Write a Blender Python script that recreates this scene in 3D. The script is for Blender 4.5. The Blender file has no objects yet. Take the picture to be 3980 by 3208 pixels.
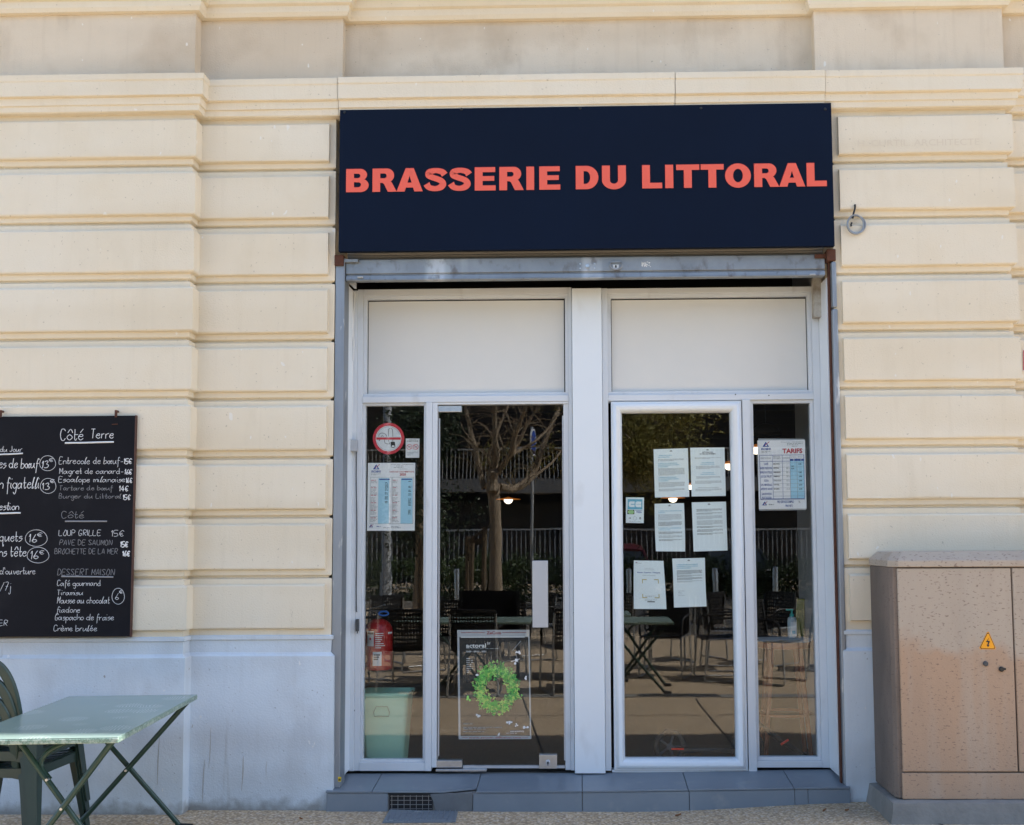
import bpy, bmesh, math, random
from mathutils import Vector, Matrix, noise
from mathutils.geometry import tessellate_polygon
random.seed(7)
SC = bpy.context.scene
COL = SC.collection
R_ = math.radians

# ------------------------------------------------------------------ camera
F, PX, PY = 4184.0, 2149.3, 1773.8            # focal length and principal point of the photograph, in its pixels
CAM = Vector((0.0, -6.24, 1.54))
ROT = [Vector((0.99969472, 0.02418845, -0.00503928)), Vector((-0.00684301, 0.07507636, -0.99715431)),
       Vector((-0.02374128, 0.99688438, 0.07521896))]
cd = bpy.data.cameras.new('camera')
cam = bpy.data.objects.new('camera', cd)
COL.objects.link(cam)
cd.sensor_fit = 'HORIZONTAL'
cd.sensor_width = 36.0
cd.lens = F / 3980 * 36
cd.shift_x = -(PX - 1990) / 3980
cd.shift_y = (PY - 1604) / 3980
cd.clip_start = 0.05
cd.clip_end = 500
r, u, b = ROT[0], -ROT[1], -ROT[2]
cam.matrix_world = Matrix(((r.x, u.x, b.x, CAM.x), (r.y, u.y, b.y, CAM.y), (r.z, u.z, b.z, CAM.z), (0, 0, 0, 1)))
SC.camera = cam
SC.render.engine = 'CYCLES'
SC.cycles.use_denoising = True
SC.cycles.max_bounces = 10
SC.cycles.transparent_max_bounces = 12
SC.cycles.sample_clamp_indirect = 6
SC.cycles.caustics_reflective = False
SC.cycles.caustics_refractive = False

# ------------------------------------------------------------------ sky, sun, exposure
SUN_EL, SUN_AZ = 51.0, 11.0                   # azimuth: degrees behind the line of the facade, seen from its right end
sdir = Vector((math.cos(R_(SUN_EL)) * math.cos(R_(SUN_AZ)), math.cos(R_(SUN_EL)) * math.sin(R_(SUN_AZ)), math.sin(R_(SUN_EL))))
w = bpy.data.worlds.new('World')
SC.world = w
w.use_nodes = True
nt = w.node_tree
sky = nt.nodes.new('ShaderNodeTexSky')
sky.sky_type = 'NISHITA'
sky.sun_disc = False
sky.sun_elevation = R_(SUN_EL)
sky.sun_rotation = math.atan2(sdir.x, sdir.y)
nt.links.new(sky.outputs[0], nt.nodes['Background'].inputs[0])
nt.nodes['Background'].inputs[1].default_value = 0.15
sl = bpy.data.lights.new('sun', 'SUN')
sl.energy = 4.8
sl.angle = R_(0.55)
sl.color = (1.0, 0.96, 0.90)
sun = bpy.data.objects.new('sun', sl)
COL.objects.link(sun)
sun.location = (8, 3, 14)
sun.rotation_euler = sdir.to_track_quat('Z', 'Y').to_euler()
SC.view_settings.view_transform = 'Standard'
SC.view_settings.look = 'None'
SC.view_settings.exposure = 1.44
SC.view_settings.gamma = 1.0

# ------------------------------------------------------------------ measuring: a pixel of the photograph on the upright plane y = Y
def P(px, py, Y):
    a, c = (px - PX) / F, (py - PY) / F
    d = ROT[0] * a + ROT[1] * c + ROT[2]
    t = (Y - CAM.y) / d.y
    return CAM.x + d.x * t, CAM.z + d.z * t

def zoomed(ox, oy, s):
    return lambda x, y: (ox + x * s, oy + y * s)
ZA, ZB, ZC = zoomed(1250, 900, .5184), zoomed(1250, 1500, .5184), zoomed(1250, 2300, .523)
ZD, ZE, ZF = zoomed(2250, 900, .5107), zoomed(2250, 1500, .5184), zoomed(2250, 2300, .523)
Z1, Z2, Z3 = zoomed(0, 0, .65), zoomed(1250, 0, .65), zoomed(2580, 0, .65)
Z4, Z5, Z7, Z8 = zoomed(0, 1500, .576), zoomed(0, 2400, .65), zoomed(3150, 1000, .691), zoomed(3150, 2050, .6672)
def PZ(Z, x, y, Y):
    return P(*Z(x, y), Y)
GLASS = 0.31
def mirror(px, py, d):
    """A point of the street seen mirrored in the shop glass, d metres away along the line of sight."""
    x, z = P(px, py, CAM.y + d)
    return x, 2 * GLASS - (CAM.y + d), z

# ------------------------------------------------------------------ mesh collector
BASE = {}                                      # where each thing stands, for turning world points into its own
class MB:
    def __init__(s):
        s.v, s.f, s.m = [], [], []
    def add(s, vs, fs, mi=0):
        n = len(s.v)
        s.v += [tuple(p) for p in vs]
        s.f += [tuple(i + n for i in f) for f in fs]
        s.m += [mi] * len(fs)
        return s
    def box(s, x0, x1, y0, y1, z0, z1, mi=0):
        vs = [(x, y, z) for z in (z0, z1) for y in (y0, y1) for x in (x0, x1)]
        return s.add(vs, [(0, 2, 3, 1), (4, 5, 7, 6), (0, 1, 5, 4), (2, 6, 7, 3), (0, 4, 6, 2), (1, 3, 7, 5)], mi)
    def hexa(s, lo, hi, mi=0):
        """lower four and upper four corners, both counter-clockwise"""
        return s.add(list(lo) + list(hi), [(3, 2, 1, 0), (4, 5, 6, 7), (0, 1, 5, 4), (1, 2, 6, 5), (2, 3, 7, 6), (3, 0, 4, 7)], mi)
    def chamfer_box(s, x0, x1, yb, yf, z0, z1, c, mi=0):
        """a slab standing on the plane yb, its front at yf with chamfered edges"""
        k = c
        o = [(x0, z0), (x1, z0), (x1, z1), (x0, z1)]
        i = [(x0 + k, z0 + k), (x1 - k, z0 + k), (x1 - k, z1 - k), (x0 + k, z1 - k)]
        vs = [(x, yb, z) for x, z in o] + [(x, yf + k * .9, z) for x, z in o] + [(x, yf, z) for x, z in i]
        fs = [(3, 2, 1, 0), (8, 9, 10, 11)]
        for a in range(4):
            b_ = (a + 1) % 4
            fs += [(a, b_, b_ + 4, a + 4), (a + 4, b_ + 4, b_ + 8, a + 8)]
        return s.add(vs, fs, mi)
    def prism(s, poly, y0, y1, mi=0, axis='y'):
        """polygon in x,z pushed from y0 to y1 (axis y), or in x,y from z0 to z1 (axis z), or in y,z (axis x)"""
        n = len(poly)
        if axis == 'y':
            f = lambda a, c, t: (a, t, c)
        elif axis == 'z':
            f = lambda a, c, t: (a, c, t)
        else:
            f = lambda a, c, t: (t, a, c)
        vs = [f(a, c, y0) for a, c in poly] + [f(a, c, y1) for a, c in poly]
        fs = [tuple(range(n)), tuple(range(2 * n - 1, n - 1, -1))]
        fs += [((i + 1) % n, i, i + n, (i + 1) % n + n) for i in range(n)]
        return s.add(vs, fs, mi)
    def tube(s, pts, rad, n=8, mi=0, closed=False):
        pts = [Vector(p) for p in pts]
        if not hasattr(rad, '__len__'):
            rad = [rad] * len(pts)
        m = len(pts)
        ref = None
        vs = []
        for i, p in enumerate(pts):
            a = pts[(i - 1) % m] if (closed or i > 0) else p
            c = pts[(i + 1) % m] if (closed or i < m - 1) else p
            t = (c - a)
            t = t.normalized() if t.length > 1e-9 else Vector((0, 0, 1))
            if ref is None:
                ref = Vector((0, 1, 0)) if abs(t.y) < .8 else Vector((1, 0, 0))
            ref = (ref - t * ref.dot(t))
            ref = ref.normalized() if ref.length > 1e-6 else t.orthogonal().normalized()
            o = t.cross(ref)
            for k in range(n):
                an = 2 * math.pi * (k + .5) / n
                vs.append(p + (ref * math.cos(an) + o * math.sin(an)) * rad[i])
        fs = []
        for i in range(m if closed else m - 1):
            j = (i + 1) % m
            for k in range(n):
                l = (k + 1) % n
                fs.append((i * n + k, i * n + l, j * n + l, j * n + k))
        if not closed:
            fs += [tuple(range(n - 1, -1, -1)), tuple((m - 1) * n + k for k in range(n))]
        return s.add(vs, fs, mi)
    def lathe(s, prof, c=(0, 0, 0), n=24, mi=0, axis='z', cap=True):
        vs = []
        for r_, h in prof:
            for k in range(n):
                a = 2 * math.pi * k / n
                x, y = r_ * math.cos(a), r_ * math.sin(a)
                p = (x, y, h) if axis == 'z' else ((x, h, y) if axis == 'y' else (h, x, y))
                vs.append((p[0] + c[0], p[1] + c[1], p[2] + c[2]))
        fs = []
        for i in range(len(prof) - 1):
            for k in range(n):
                l = (k + 1) % n
                fs.append((i * n + k, i * n + l, (i + 1) * n + l, (i + 1) * n + k))
        if cap:
            fs += [tuple(range(n - 1, -1, -1)), tuple((len(prof) - 1) * n + k for k in range(n))]
        return s.add(vs, fs, mi)
    def sweep(s, path, prof, step=.09, jit=.0, mi=0, seed=0, cap=False):
        """wall section prof [(offset outwards, z)] drawn along path [(x, y)]; a mouldings' mitre at each corner"""
        nn = []
        segs = []
        for a, c in zip(path[:-1], path[1:]):
            d = Vector((c[0] - a[0], c[1] - a[1]))
            L = d.length
            d /= L
            segs.append((Vector(a), Vector(c), d, Vector((d.y, -d.x)), L))
        st = []
        for i, (a, c, d, nrm, L) in enumerate(segs):
            k = max(1, int(L / step)) if L < 4 else int(L / .25)
            for j in range(k + 1):
                if j == k and i < len(segs) - 1:
                    continue
                p = a.lerp(c, j / k)
                m = nrm
                if j == 0 and i > 0:
                    n0 = segs[i - 1][3]
                    m = (n0 + nrm) / (1 + n0.dot(nrm))
                st.append((p, m))
        np_ = len(prof)
        vs = []
        for p, m in st:
            for q, (o, z) in enumerate(prof):
                e = jit * noise.noise((p.x * 3.1 + seed, p.y * 3.1 + z * 1.3, q * 7.7)) if jit else 0
                g = jit * .9 * noise.noise((p.x * 2.3 + seed + 40, p.y * 2.3, q * 3.3)) if jit else 0
                vs.append((p.x + m.x * (o + e), p.y + m.y * (o + e), z + g))
        fs = []
        for i in range(len(st) - 1):
            for q in range(np_ - 1):
                fs.append((i * np_ + q, i * np_ + q + 1, (i + 1) * np_ + q + 1, (i + 1) * np_ + q))
        if cap:
            fs += [tuple(range(np_)), tuple((len(st) - 1) * np_ + q for q in range(np_ - 1, -1, -1))]
        return s.add(vs, fs, mi)
    def build(s, name, mats, parent=None, smooth=False, bevel=0, local=False):
        me = bpy.data.meshes.new(name)
        vs = s.v
        if parent is not None and not local:
            l = BASE.get(parent.name, (0, 0, 0))
            vs = [(p[0] - l[0], p[1] - l[1], p[2] - l[2]) for p in vs]
        me.from_pydata(vs, [], s.f)
        if not isinstance(mats, (list, tuple)):
            mats = [mats]
        for m in mats:
            me.materials.append(m)
        if len(mats) > 1:
            me.polygons.foreach_set('material_index', s.m)
        bm = bmesh.new()
        bm.from_mesh(me)
        bmesh.ops.recalc_face_normals(bm, faces=bm.faces)
        bm.to_mesh(me)
        bm.free()
        if smooth:
            me.polygons.foreach_set('use_smooth', [True] * len(me.polygons))
            me.set_sharp_from_angle(angle=R_(40))
        o = bpy.data.objects.new(name, me)
        COL.objects.link(o)
        if parent is not None:
            o.parent = parent
            BASE[o.name] = (0, 0, 0) if local else BASE.get(parent.name, (0, 0, 0))
        if bevel:
            bv = o.modifiers.new('bevel', 'BEVEL')
            bv.width = bevel
            bv.segments = 2
            bv.limit_method = 'ANGLE'
            bv.angle_limit = R_(35)
        return o

def tag(o, label, cat, group=None):
    o['label'] = label
    o['category'] = cat
    if group:
        o['group'] = group
    return o
def thing(name, label, cat, base, group=None, rot=0):
    o = bpy.data.objects.new(name, None)
    COL.objects.link(o)
    o.location = base
    o.rotation_euler = (0, 0, rot)
    o.empty_display_size = .1
    BASE[o.name] = tuple(base)
    return tag(o, label, cat, group)
def structure(o):
    o['kind'] = 'structure'
    return o
def copy_tree(o, parent=None):
    c = o.copy()
    COL.objects.link(c)
    if parent is not None:
        c.parent = parent
    for ch in list(o.children):
        copy_tree(ch, c)
    return c

# ------------------------------------------------------------------ materials
def mat(name, col, rough=.6, metal=0.0, var=.0, vscale=3.0, col2=None, bump=0.0, bscale=60.0, spec=None, streak=False):
    """Principled surface; var mixes col towards col2 in clouds, streak stretches those clouds downwards"""
    m = bpy.data.materials.new(name)
    m.use_nodes = True
    n, l = m.node_tree.nodes, m.node_tree.links
    p = n['Principled BSDF']
    p.inputs['Base Color'].default_value = (*col, 1)
    p.inputs['Roughness'].default_value = rough
    p.inputs['Metallic'].default_value = metal
    if spec is not None:
        p.inputs['Specular IOR Level'].default_value = spec
    co = n.new('ShaderNodeTexCoord')
    if col2 is not None:
        mp = n.new('ShaderNodeMapping')
        mp.inputs['Scale'].default_value = (1, 1, .16 if streak else 1)
        t = n.new('ShaderNodeTexNoise')
        t.inputs['Scale'].default_value = vscale
        t.inputs['Detail'].default_value = 6
        t.inputs['Roughness'].default_value = .62
        rm = n.new('ShaderNodeValToRGB')
        rm.color_ramp.elements[0].position = .5 - .25
        rm.color_ramp.elements[1].position = .5 + .25
        rm.color_ramp.elements[0].color = (*col, 1)
        rm.color_ramp.elements[1].color = tuple(a * (1 - var) + c * var for a, c in zip(col, col2)) + (1,)
        l.new(co.outputs['Object'], mp.inputs[0])
        l.new(mp.outputs[0], t.inputs['Vector'])
        l.new(t.outputs['Fac'], rm.inputs[0])
        l.new(rm.outputs[0], p.inputs['Base Color'])
    if bump:
        t2 = n.new('ShaderNodeTexNoise')
        t2.inputs['Scale'].default_value = bscale
        t2.inputs['Detail'].default_value = 4
        bp = n.new('ShaderNodeBump')
        bp.inputs['Strength'].default_value = bump
        bp.inputs['Distance'].default_value = .004
        l.new(co.outputs['Object'], t2.inputs['Vector'])
        l.new(t2.outputs['Fac'], bp.inputs['Height'])
        l.new(bp.outputs[0], p.inputs['Normal'])
    return m

def node(m, kind, **kw):
    n = m.node_tree.nodes.new(kind)
    for k, v in kw.items():
        if k in n.inputs:
            n.inputs[k].default_value = v
        else:
            setattr(n, k, v)
    return n
def over(m, fac_out, col):
    """mix col over the material's present base colour by a 0..1 output"""
    nt_ = m.node_tree
    p = nt_.nodes['Principled BSDF']
    s = p.inputs['Base Color']
    mx = nt_.nodes.new('ShaderNodeMix')
    mx.data_type = 'RGBA'
    if s.is_linked:
        nt_.links.new(s.links[0].from_socket, mx.inputs[6])
    else:
        mx.inputs[6].default_value = s.default_value
    mx.inputs[7].default_value = (*col, 1)
    nt_.links.new(fac_out, mx.inputs[0])
    nt_.links.new(mx.outputs[2], s)
def noise_mask(m, scale, lo, hi, detail=3.0, stretch=(1, 1, 1), offset=(0, 0, 0), strength=1.0):
    nt_ = m.node_tree
    co = node(m, 'ShaderNodeTexCoord')
    mp = node(m, 'ShaderNodeMapping')
    mp.inputs['Scale'].default_value = stretch
    mp.inputs['Location'].default_value = offset
    t = node(m, 'ShaderNodeTexNoise', Scale=scale, Detail=detail)
    rm = node(m, 'ShaderNodeMapRange')
    rm.inputs[1].default_value, rm.inputs[2].default_value = lo, hi
    rm.inputs[4].default_value = strength
    nt_.links.new(co.outputs['Object'], mp.inputs[0])
    nt_.links.new(mp.outputs[0], t.inputs['Vector'])
    nt_.links.new(t.outputs['Fac'], rm.inputs[0])
    return rm.outputs[0]

M = {}
# cream render of the facade: broad paint clouds, brown weather stains, fine dirt
def plaster(name, col, col2, stain, amt, streaks=.14):
    m = mat(name, col, .88, var=1, vscale=1.3, col2=col2, bump=.55, bscale=110)
    over(m, noise_mask(m, 2.6, .52, .74, 8, (1, 1, 1), (3, 1, 7), amt), stain)
    over(m, noise_mask(m, 5.0, .58, .78, 6, (1, 1, .35), (11, 5, 2), amt * .7), tuple(c * .8 for c in stain))
    over(m, noise_mask(m, 1.0, .46, .62, 1, (.35, .35, 3.1), (2, 7, 4), .30), tuple(c * .93 for c in stain))
    over(m, noise_mask(m, 26, .56, .80, 4, (1, 1, .06), (6, 2, 3), streaks), tuple(c * .78 for c in stain))
    over(m, noise_mask(m, 60, .715, .75, 2, (1, 1, 1), (1, 2, 3), .5), tuple(c * .5 for c in stain))
    over(m, noise_mask(m, 24, .775, .79, 1, (1, 1, .6), (9, 4, 1), .6), (.80, .78, .74))
    return m
M['plaster'] = plaster('cream_plaster', (.735, .64, .485), (.76, .69, .56), (.68, .57, .40), .34)
M['frieze'] = plaster('stained_plaster', (.63, .53, .40), (.71, .62, .49), (.46, .36, .25), .65)
M['plinth'] = plaster('pale_plinth_paint', (.66, .71, .75), (.58, .65, .715), (.46, .47, .48), .45)
over(M['plinth'], noise_mask(M['plinth'], 7, .66, .74, 4, (1.4, 1, .10), (4, 0, 9), .6), (.30, .29, .27))
def z_grime(m, z0, z1, col, amt):
    nt_ = m.node_tree
    co = node(m, 'ShaderNodeTexCoord')
    sp = node(m, 'ShaderNodeSeparateXYZ')
    t = node(m, 'ShaderNodeTexNoise', Scale=14.0, Detail=6.0)
    ma = node(m, 'ShaderNodeMath', operation='MULTIPLY_ADD')
    ma.inputs[1].default_value = -.16
    mr = node(m, 'ShaderNodeMapRange')
    mr.inputs[1].default_value, mr.inputs[2].default_value, mr.inputs[3].default_value, mr.inputs[4].default_value = z0 - .08, z1 - .08, amt, 0
    nt_.links.new(co.outputs['Object'], sp.inputs[0])
    nt_.links.new(co.outputs['Object'], t.inputs['Vector'])
    nt_.links.new(t.outputs['Fac'], ma.inputs[0])
    nt_.links.new(sp.outputs['Z'], ma.inputs[2])
    nt_.links.new(ma.outputs[0], mr.inputs[0])
    over(m, mr.outputs[0], col)
z_grime(M['plinth'], .0, .075, (.20, .19, .17), .75)
M['navy'] = mat('navy_sign_panel', (.0042, .0078, .019), .5, var=1, vscale=.9, col2=(.0045, .010, .027), spec=.08)
M['coral'] = mat('coral_letter', (.80, .115, .065), .5)
M['letter_shadow_edge'] = mat('letter_shadow_red', (.30, .015, .012), .5)  # inner shadow of the sign letters, painted as a deep red
M['galv'] = mat('galvanised_steel', (.20, .225, .25), .45, .45, 1, 4, (.33, .365, .40), .3, 25, streak=False)
over(M['galv'], noise_mask(M['galv'], 3.2, .60, .70, 3, (1, 1, .1), (2, 2, 2), .75), (.62, .65, .67))
over(M['galv'], noise_mask(M['galv'], 18, .56, .72, 5, (1, 1, .6), (7, 2, 2), .65), (.12, .10, .09))
M['rail'] = mat('guide_rail_steel', (.20, .225, .26), .5, .6, 1, 4, (.36, .39, .42), .3, 40, streak=True)
over(M['rail'], noise_mask(M['rail'], 16, .64, .70, 5, (1, 1, .3), (1, 4, 2), .8), (.62, .62, .60))
M['rust'] = mat('rusty_steel', (.060, .020, .012), .85, .1, 1, 20, (.13, .05, .028), .6, 60)
M['alu'] = mat('white_lacquered_aluminium', (.68, .71, .735), .34, 0, 1, 2.0, (.62, .655, .69))
over(M['alu'], noise_mask(M['alu'], 11, .60, .76, 6, (1, 1, .35), (5, 4, 2), .45), (.42, .42, .41))
M['pvc'] = mat('white_plastic_frame', (.79, .83, .86), .28, 0, 1, 1.5, (.74, .79, .83))
over(M['pvc'], noise_mask(M['pvc'], 9, .62, .80, 6, (1, 1, .4), (2, 4, 6), .35), (.55, .55, .54))
M['panel'] = mat('off_white_infill_panel', (.70, .69, .65), .7, 0, 1, 2.2, (.66, .66, .63), .2, 200)
M['darkgap'] = mat('dark_recess', (.02, .018, .016), .9)
M['gasket'] = mat('black_rubber', (.012, .012, .013), .6)
M['steel'] = mat('brushed_steel', (.50, .51, .52), .32, .9, 1, 30, (.62, .63, .64))
M['handle'] = mat('satin_grey_handle', (.52, .54, .57), .35, .3)
M['chalkboard'] = mat('black_chalkboard', (.0075, .0075, .010), .6, 0, 1, 3, (.011, .011, .015), .1, 90, spec=.12)
over(M['chalkboard'], noise_mask(M['chalkboard'], 3.0, .58, .80, 6, (1, 1, 1), (2, 9, 2), .10), (.10, .10, .11))
M['chalk'] = mat('white_chalk', (.78, .78, .78), .95)
M['chalk_faint'] = mat('faint_chalk', (.30, .30, .31), .95)
M['wood_edge'] = mat('red_brown_wood', (.09, .035, .022), .6, 0, 1, 20, (.05, .02, .015))
M['tile'] = mat('slate_grey_tile', (.15, .18, .215), .36, 0, 1, 2.5, (.21, .24, .27), .1, 90)
over(M['tile'], noise_mask(M['tile'], 10, .60, .75, 6, (1, 1, 1), (2, 1, 4), .5), (.30, .305, .30))
M['grout'] = mat('dark_grout', (.05, .045, .04), .95)
M['concrete'] = mat('rough_concrete', (.27, .26, .24), .95, 0, 1, 6, (.17, .165, .155), .9, 40)
M['black'] = mat('black_plastic', (.012, .012, .013), .45)
M['white'] = mat('white_plastic', (.74, .75, .75), .45)
M['grey'] = mat('grey_plastic', (.42, .44, .46), .5)
M['darkgrey'] = mat('dark_grey_plastic', (.06, .065, .07), .5)
M['green_metal'] = mat('dark_green_lacquer', (.012, .040, .030), .32, .0, 1, 12, (.020, .058, .044))
M['chair_green'] = mat('green_garden_plastic', (.020, .045, .038), .38, 0, 1, 6, (.030, .056, .047))
M['red'] = mat('red_lacquer', (.42, .012, .012), .3)
M['mint'] = mat('mint_green_plastic', (.48, .84, .62), .5)
M['wood'] = mat('dark_stained_wood', (.30, .095, .04), .4, 0, 1, 9, (.20, .06, .028))
M['paper'] = mat('white_paper', (.80, .88, .88), .9, 0, 1, 5, (.77, .85, .86))
M['paper_cream'] = mat('printed_card', (.86, .87, .87), .7)
M['ink'] = mat('black_ink', (.03, .03, .035), .9)
M['ink_soft'] = mat('grey_print', (.30, .33, .34), .9)
M['ink_blue'] = mat('sky_blue_print', (.16, .46, .60), .9)
M['ink_royal'] = mat('royal_blue_print', (.03, .08, .32), .8)
M['ink_cyan'] = mat('light_blue_column', (.40, .68, .82), .8)
M['ink_red'] = mat('red_print', (.50, .03, .05), .8)
M['sign_red'] = mat('sticker_red', (.62, .03, .05), .5)
M['yellow'] = mat('yellow_sticker', (.80, .55, .02), .6)
M['amber'] = mat('amber_warning_sticker', (.86, .36, .01), .5)
M['ochre'] = mat('ochre_print', (.50, .40, .10), .8)
M['teal'] = mat('turquoise_plastic', (.05, .45, .40), .4)
M['clear'] = mat('cloudy_clear_plastic', (.50, .60, .64), .3)

def glass_mat(name, ior, wav):
    m = bpy.data.materials.new(name)
    m.use_nodes = True
    n, l = m.node_tree.nodes, m.node_tree.links
    n.remove(n['Principled BSDF'])
    tr = n.new('ShaderNodeBsdfTransparent')
    tr.inputs[0].default_value = (.985, .998, .995, 1)
    gl = n.new('ShaderNodeBsdfGlossy')
    gl.inputs['Roughness'].default_value = 0.0
    fr = n.new('ShaderNodeFresnel')
    ge = n.new('ShaderNodeNewGeometry')
    mr = n.new('ShaderNodeMapRange')
    mr.inputs[3].default_value, mr.inputs[4].default_value = ior, 1 / ior
    l.new(ge.outputs['Backfacing'], mr.inputs[0])
    l.new(mr.outputs[0], fr.inputs[0])
    mx = n.new('ShaderNodeMixShader')
    co = n.new('ShaderNodeTexCoord')
    t = n.new('ShaderNodeTexNoise')
    t.inputs['Scale'].default_value = 2.2
    t.inputs['Detail'].default_value = 0
    bp = n.new('ShaderNodeBump')
    bp.inputs['Strength'].default_value = wav
    bp.inputs['Distance'].default_value = .01
    l.new(co.outputs['Object'], t.inputs['Vector'])
    l.new(t.outputs['Fac'], bp.inputs['Height'])
    l.new(bp.outputs[0], gl.inputs['Normal'])
    l.new(fr.outputs[0], mx.inputs[0])
    l.new(tr.outputs[0], mx.inputs[1])
    l.new(gl.outputs[0], mx.inputs[2])
    l.new(mx.outputs[0], n['Material Output'].inputs[0])
    return m
M['glass'] = glass_mat('window_glass', 1.64, .05)
def lamp_mat(name, col, e):
    m = mat(name, col, .5)
    p = m.node_tree.nodes['Principled BSDF']
    p.inputs['Emission Color'].default_value = (*col, 1)
    p.inputs['Emission Strength'].default_value = e
    return m
# ------------------------------------------------------------------ ground
def ground(x, y):
    t = min(1, max(0, (x - .3) / 1.3))
    k = min(1, max(0, (y + 3) / 1.5))
    return .05 * t * t * (3 - 2 * t) * k

def pavement_material():
    m = mat('washed_gravel_paving', (.40, .31, .20), .9)
    nt_ = m.node_tree
    l = nt_.links
    co = node(m, 'ShaderNodeTexCoord')
    v = node(m, 'ShaderNodeTexVoronoi', Scale=66.0)
    v2 = node(m, 'ShaderNodeTexVoronoi', Scale=140.0)
    for q in (v, v2):
        l.new(co.outputs['Object'], q.inputs['Vector'])
    rm = node(m, 'ShaderNodeValToRGB')
    e = rm.color_ramp.elements
    e[0].position, e[0].color = 0, (.40, .295, .18, 1)
    e[1].position, e[1].color = 1, (.72, .58, .41, 1)
    for pos, c in ((.3, (.50, .375, .235, 1)), (.62, (.58, .445, .29, 1)), (.8, (.48, .405, .32, 1))):
        k = e.new(pos)
        k.color = c
    sep = node(m, 'ShaderNodeSeparateColor')
    l.new(v.outputs['Color'], sep.inputs[0])
    l.new(sep.outputs[0], rm.inputs[0])
    p = nt_.nodes['Principled BSDF']
    l.new(rm.outputs[0], p.inputs['Base Color'])
    dm = node(m, 'ShaderNodeMapRange')
    dm.inputs[1].default_value, dm.inputs[2].default_value = .45, .75
    l.new(v.outputs['Distance'], dm.inputs[0])
    over(m, dm.outputs[0], (.30, .22, .14))
    over(m, noise_mask(m, 1.6, .5, .75, 6, (1, 1, 1), (3, 3, 0), .35), (.22, .19, .15))
    over(m, noise_mask(m, 30, .72, .76, 2, (1, 1, 1), (3, 3, 0), .8), (.06, .05, .045))
    bp = node(m, 'ShaderNodeBump')
    bp.inputs['Strength'].default_value = .8
    bp.inputs['Distance'].default_value = .006
    bp.invert = True
    l.new(v.outputs['Distance'], bp.inputs['Height'])
    l.new(bp.outputs[0], p.inputs['Normal'])
    return m
M['gravel'] = pavement_material()

xs = [-90, -40, -20, -10, -6] + [-4 + .1 * i for i in range(81)] + [6, 10, 20, 40, 90]
ys = [-90, -40, -20, -12, -8, -5, -4, -3, -2.5] + [-2 + .1 * i for i in range(25)] + [1, 12]
g = MB()
g.add([(x, y, ground(x, y)) for y in ys for x in xs],
      [(j * len(xs) + i, j * len(xs) + i + 1, (j + 1) * len(xs) + i + 1, (j + 1) * len(xs) + i)
       for j in range(len(ys) - 1) for i in range(len(xs) - 1)])
structure(g.build('pavement', M['gravel'], smooth=True))
# grey concrete gutter let into the terrace, a grate at its right end, and joints between the gravel slabs
g = MB()
g.box(-30, .55, -3.86, -3.66, -.02, .006)
g.box(1.35, 30, -3.86, -3.66, -.02, .006)
structure(g.build('gutter', M['concrete']))
g = MB()
g.box(.56, 1.34, -3.86, -3.66, -.03, .001, 0)
for k in range(26):
    g.box(.565 + k * .03, .579 + k * .03, -3.85, -3.67, .001, .009, 1)
for yy in (-3.86, -3.675):
    g.box(.56, 1.34, yy, yy + .015, .001, .010, 1)
tag(g.build('gutter_grate', [M['black'], M['steel']]), 'barred metal grate set in the concrete gutter, mirrored in the white door', 'grate')
g = MB()
for x0, y0, x1, y1 in ((-9, -2.6, 9, -2.6), (-9, -6.6, 9, -6.6), (-.55, -3.6, -.2, -.35), (1.1, -3.6, 1.1, -.9), (2.0, -.75, 1.62, -.12), (-3.2, -3.6, -3.2, -2.6)):
    d = Vector((x1 - x0, y1 - y0)).normalized()
    k = max(2, int(math.hypot(x1 - x0, y1 - y0) / .1))
    q = [(x0 + (x1 - x0) * i / k, y0 + (y1 - y0) * i / k) for i in range(k + 1)]
    vs = [(a + s * d.y * .006, c - s * d.x * .006, ground(a, c) + .004) for a, c in q for s in (-1, 1)]
    g.add(vs, [(2 * i, 2 * i + 1, 2 * i + 3, 2 * i + 2) for i in range(k)])
structure(g.build('paving_joints', M['grout']))

# ------------------------------------------------------------------ the building
YA, YB, YD = -.10, 0.0, .10                    # left pilaster, flanking wall, right end wall
XA, XB, XC, XE = -2.26, -1.435, 1.50, 2.53     # corner of the pilaster, edges of the shop opening, right corner
M['scuff'] = mat('brown_scuff', (.34, .33, .31), .9, 0, 1, 40, (.48, .48, .47))
bld = thing('stone_building', 'cream rendered building with grooved stone courses around the shopfront', 'building', (0, .2, 0))

def courses(bots, top, low):
    """boss pairs (bottom, top) from cornice to plinth"""
    out = []
    t = top
    for b_ in bots:
        out.append((b_, t))
        t = b_ - .088
    return out
BOTS = [3.78, 3.437, 3.095, 2.749, 2.403, 2.058, 1.713, 1.364, 1.024]
BOTC = [3.779, 3.446, 3.111, 2.775, 2.437, 2.099, 1.752, 1.410, 1.060]
def margin_profile(bots, top, low, boss):
    p = [(0, top + .05), (0, top + .003)]
    for i, (b_, t) in enumerate(courses(bots, top, low)):
        if boss:
            p += [(.0005, t + .002), (.019, t - .003), (.0265, t - .011), (.028, b_ + .010), (.0265, b_ + .003), (.022, b_ - .001), (.001, b_ - .006)]
        if i < len(bots) - 1:
            p += [(.0, b_ - .031), (-.004, b_ - .036), (-.021, b_ - .041), (-.021, b_ - .050), (-.003, b_ - .055), (0, b_ - .058)]
    p += [(0, low)]
    return p
def boss_profile(t, b_):
    return [(-.005, t + .002), (.017, t - .002), (.0265, t - .010), (.028, b_ + .010), (.0265, b_ + .003), (.022, b_ - .001), (-.005, b_ - .006)]
PLT, PLC = .985, 1.005
CTOP = 4.01
a = MB()
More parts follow.
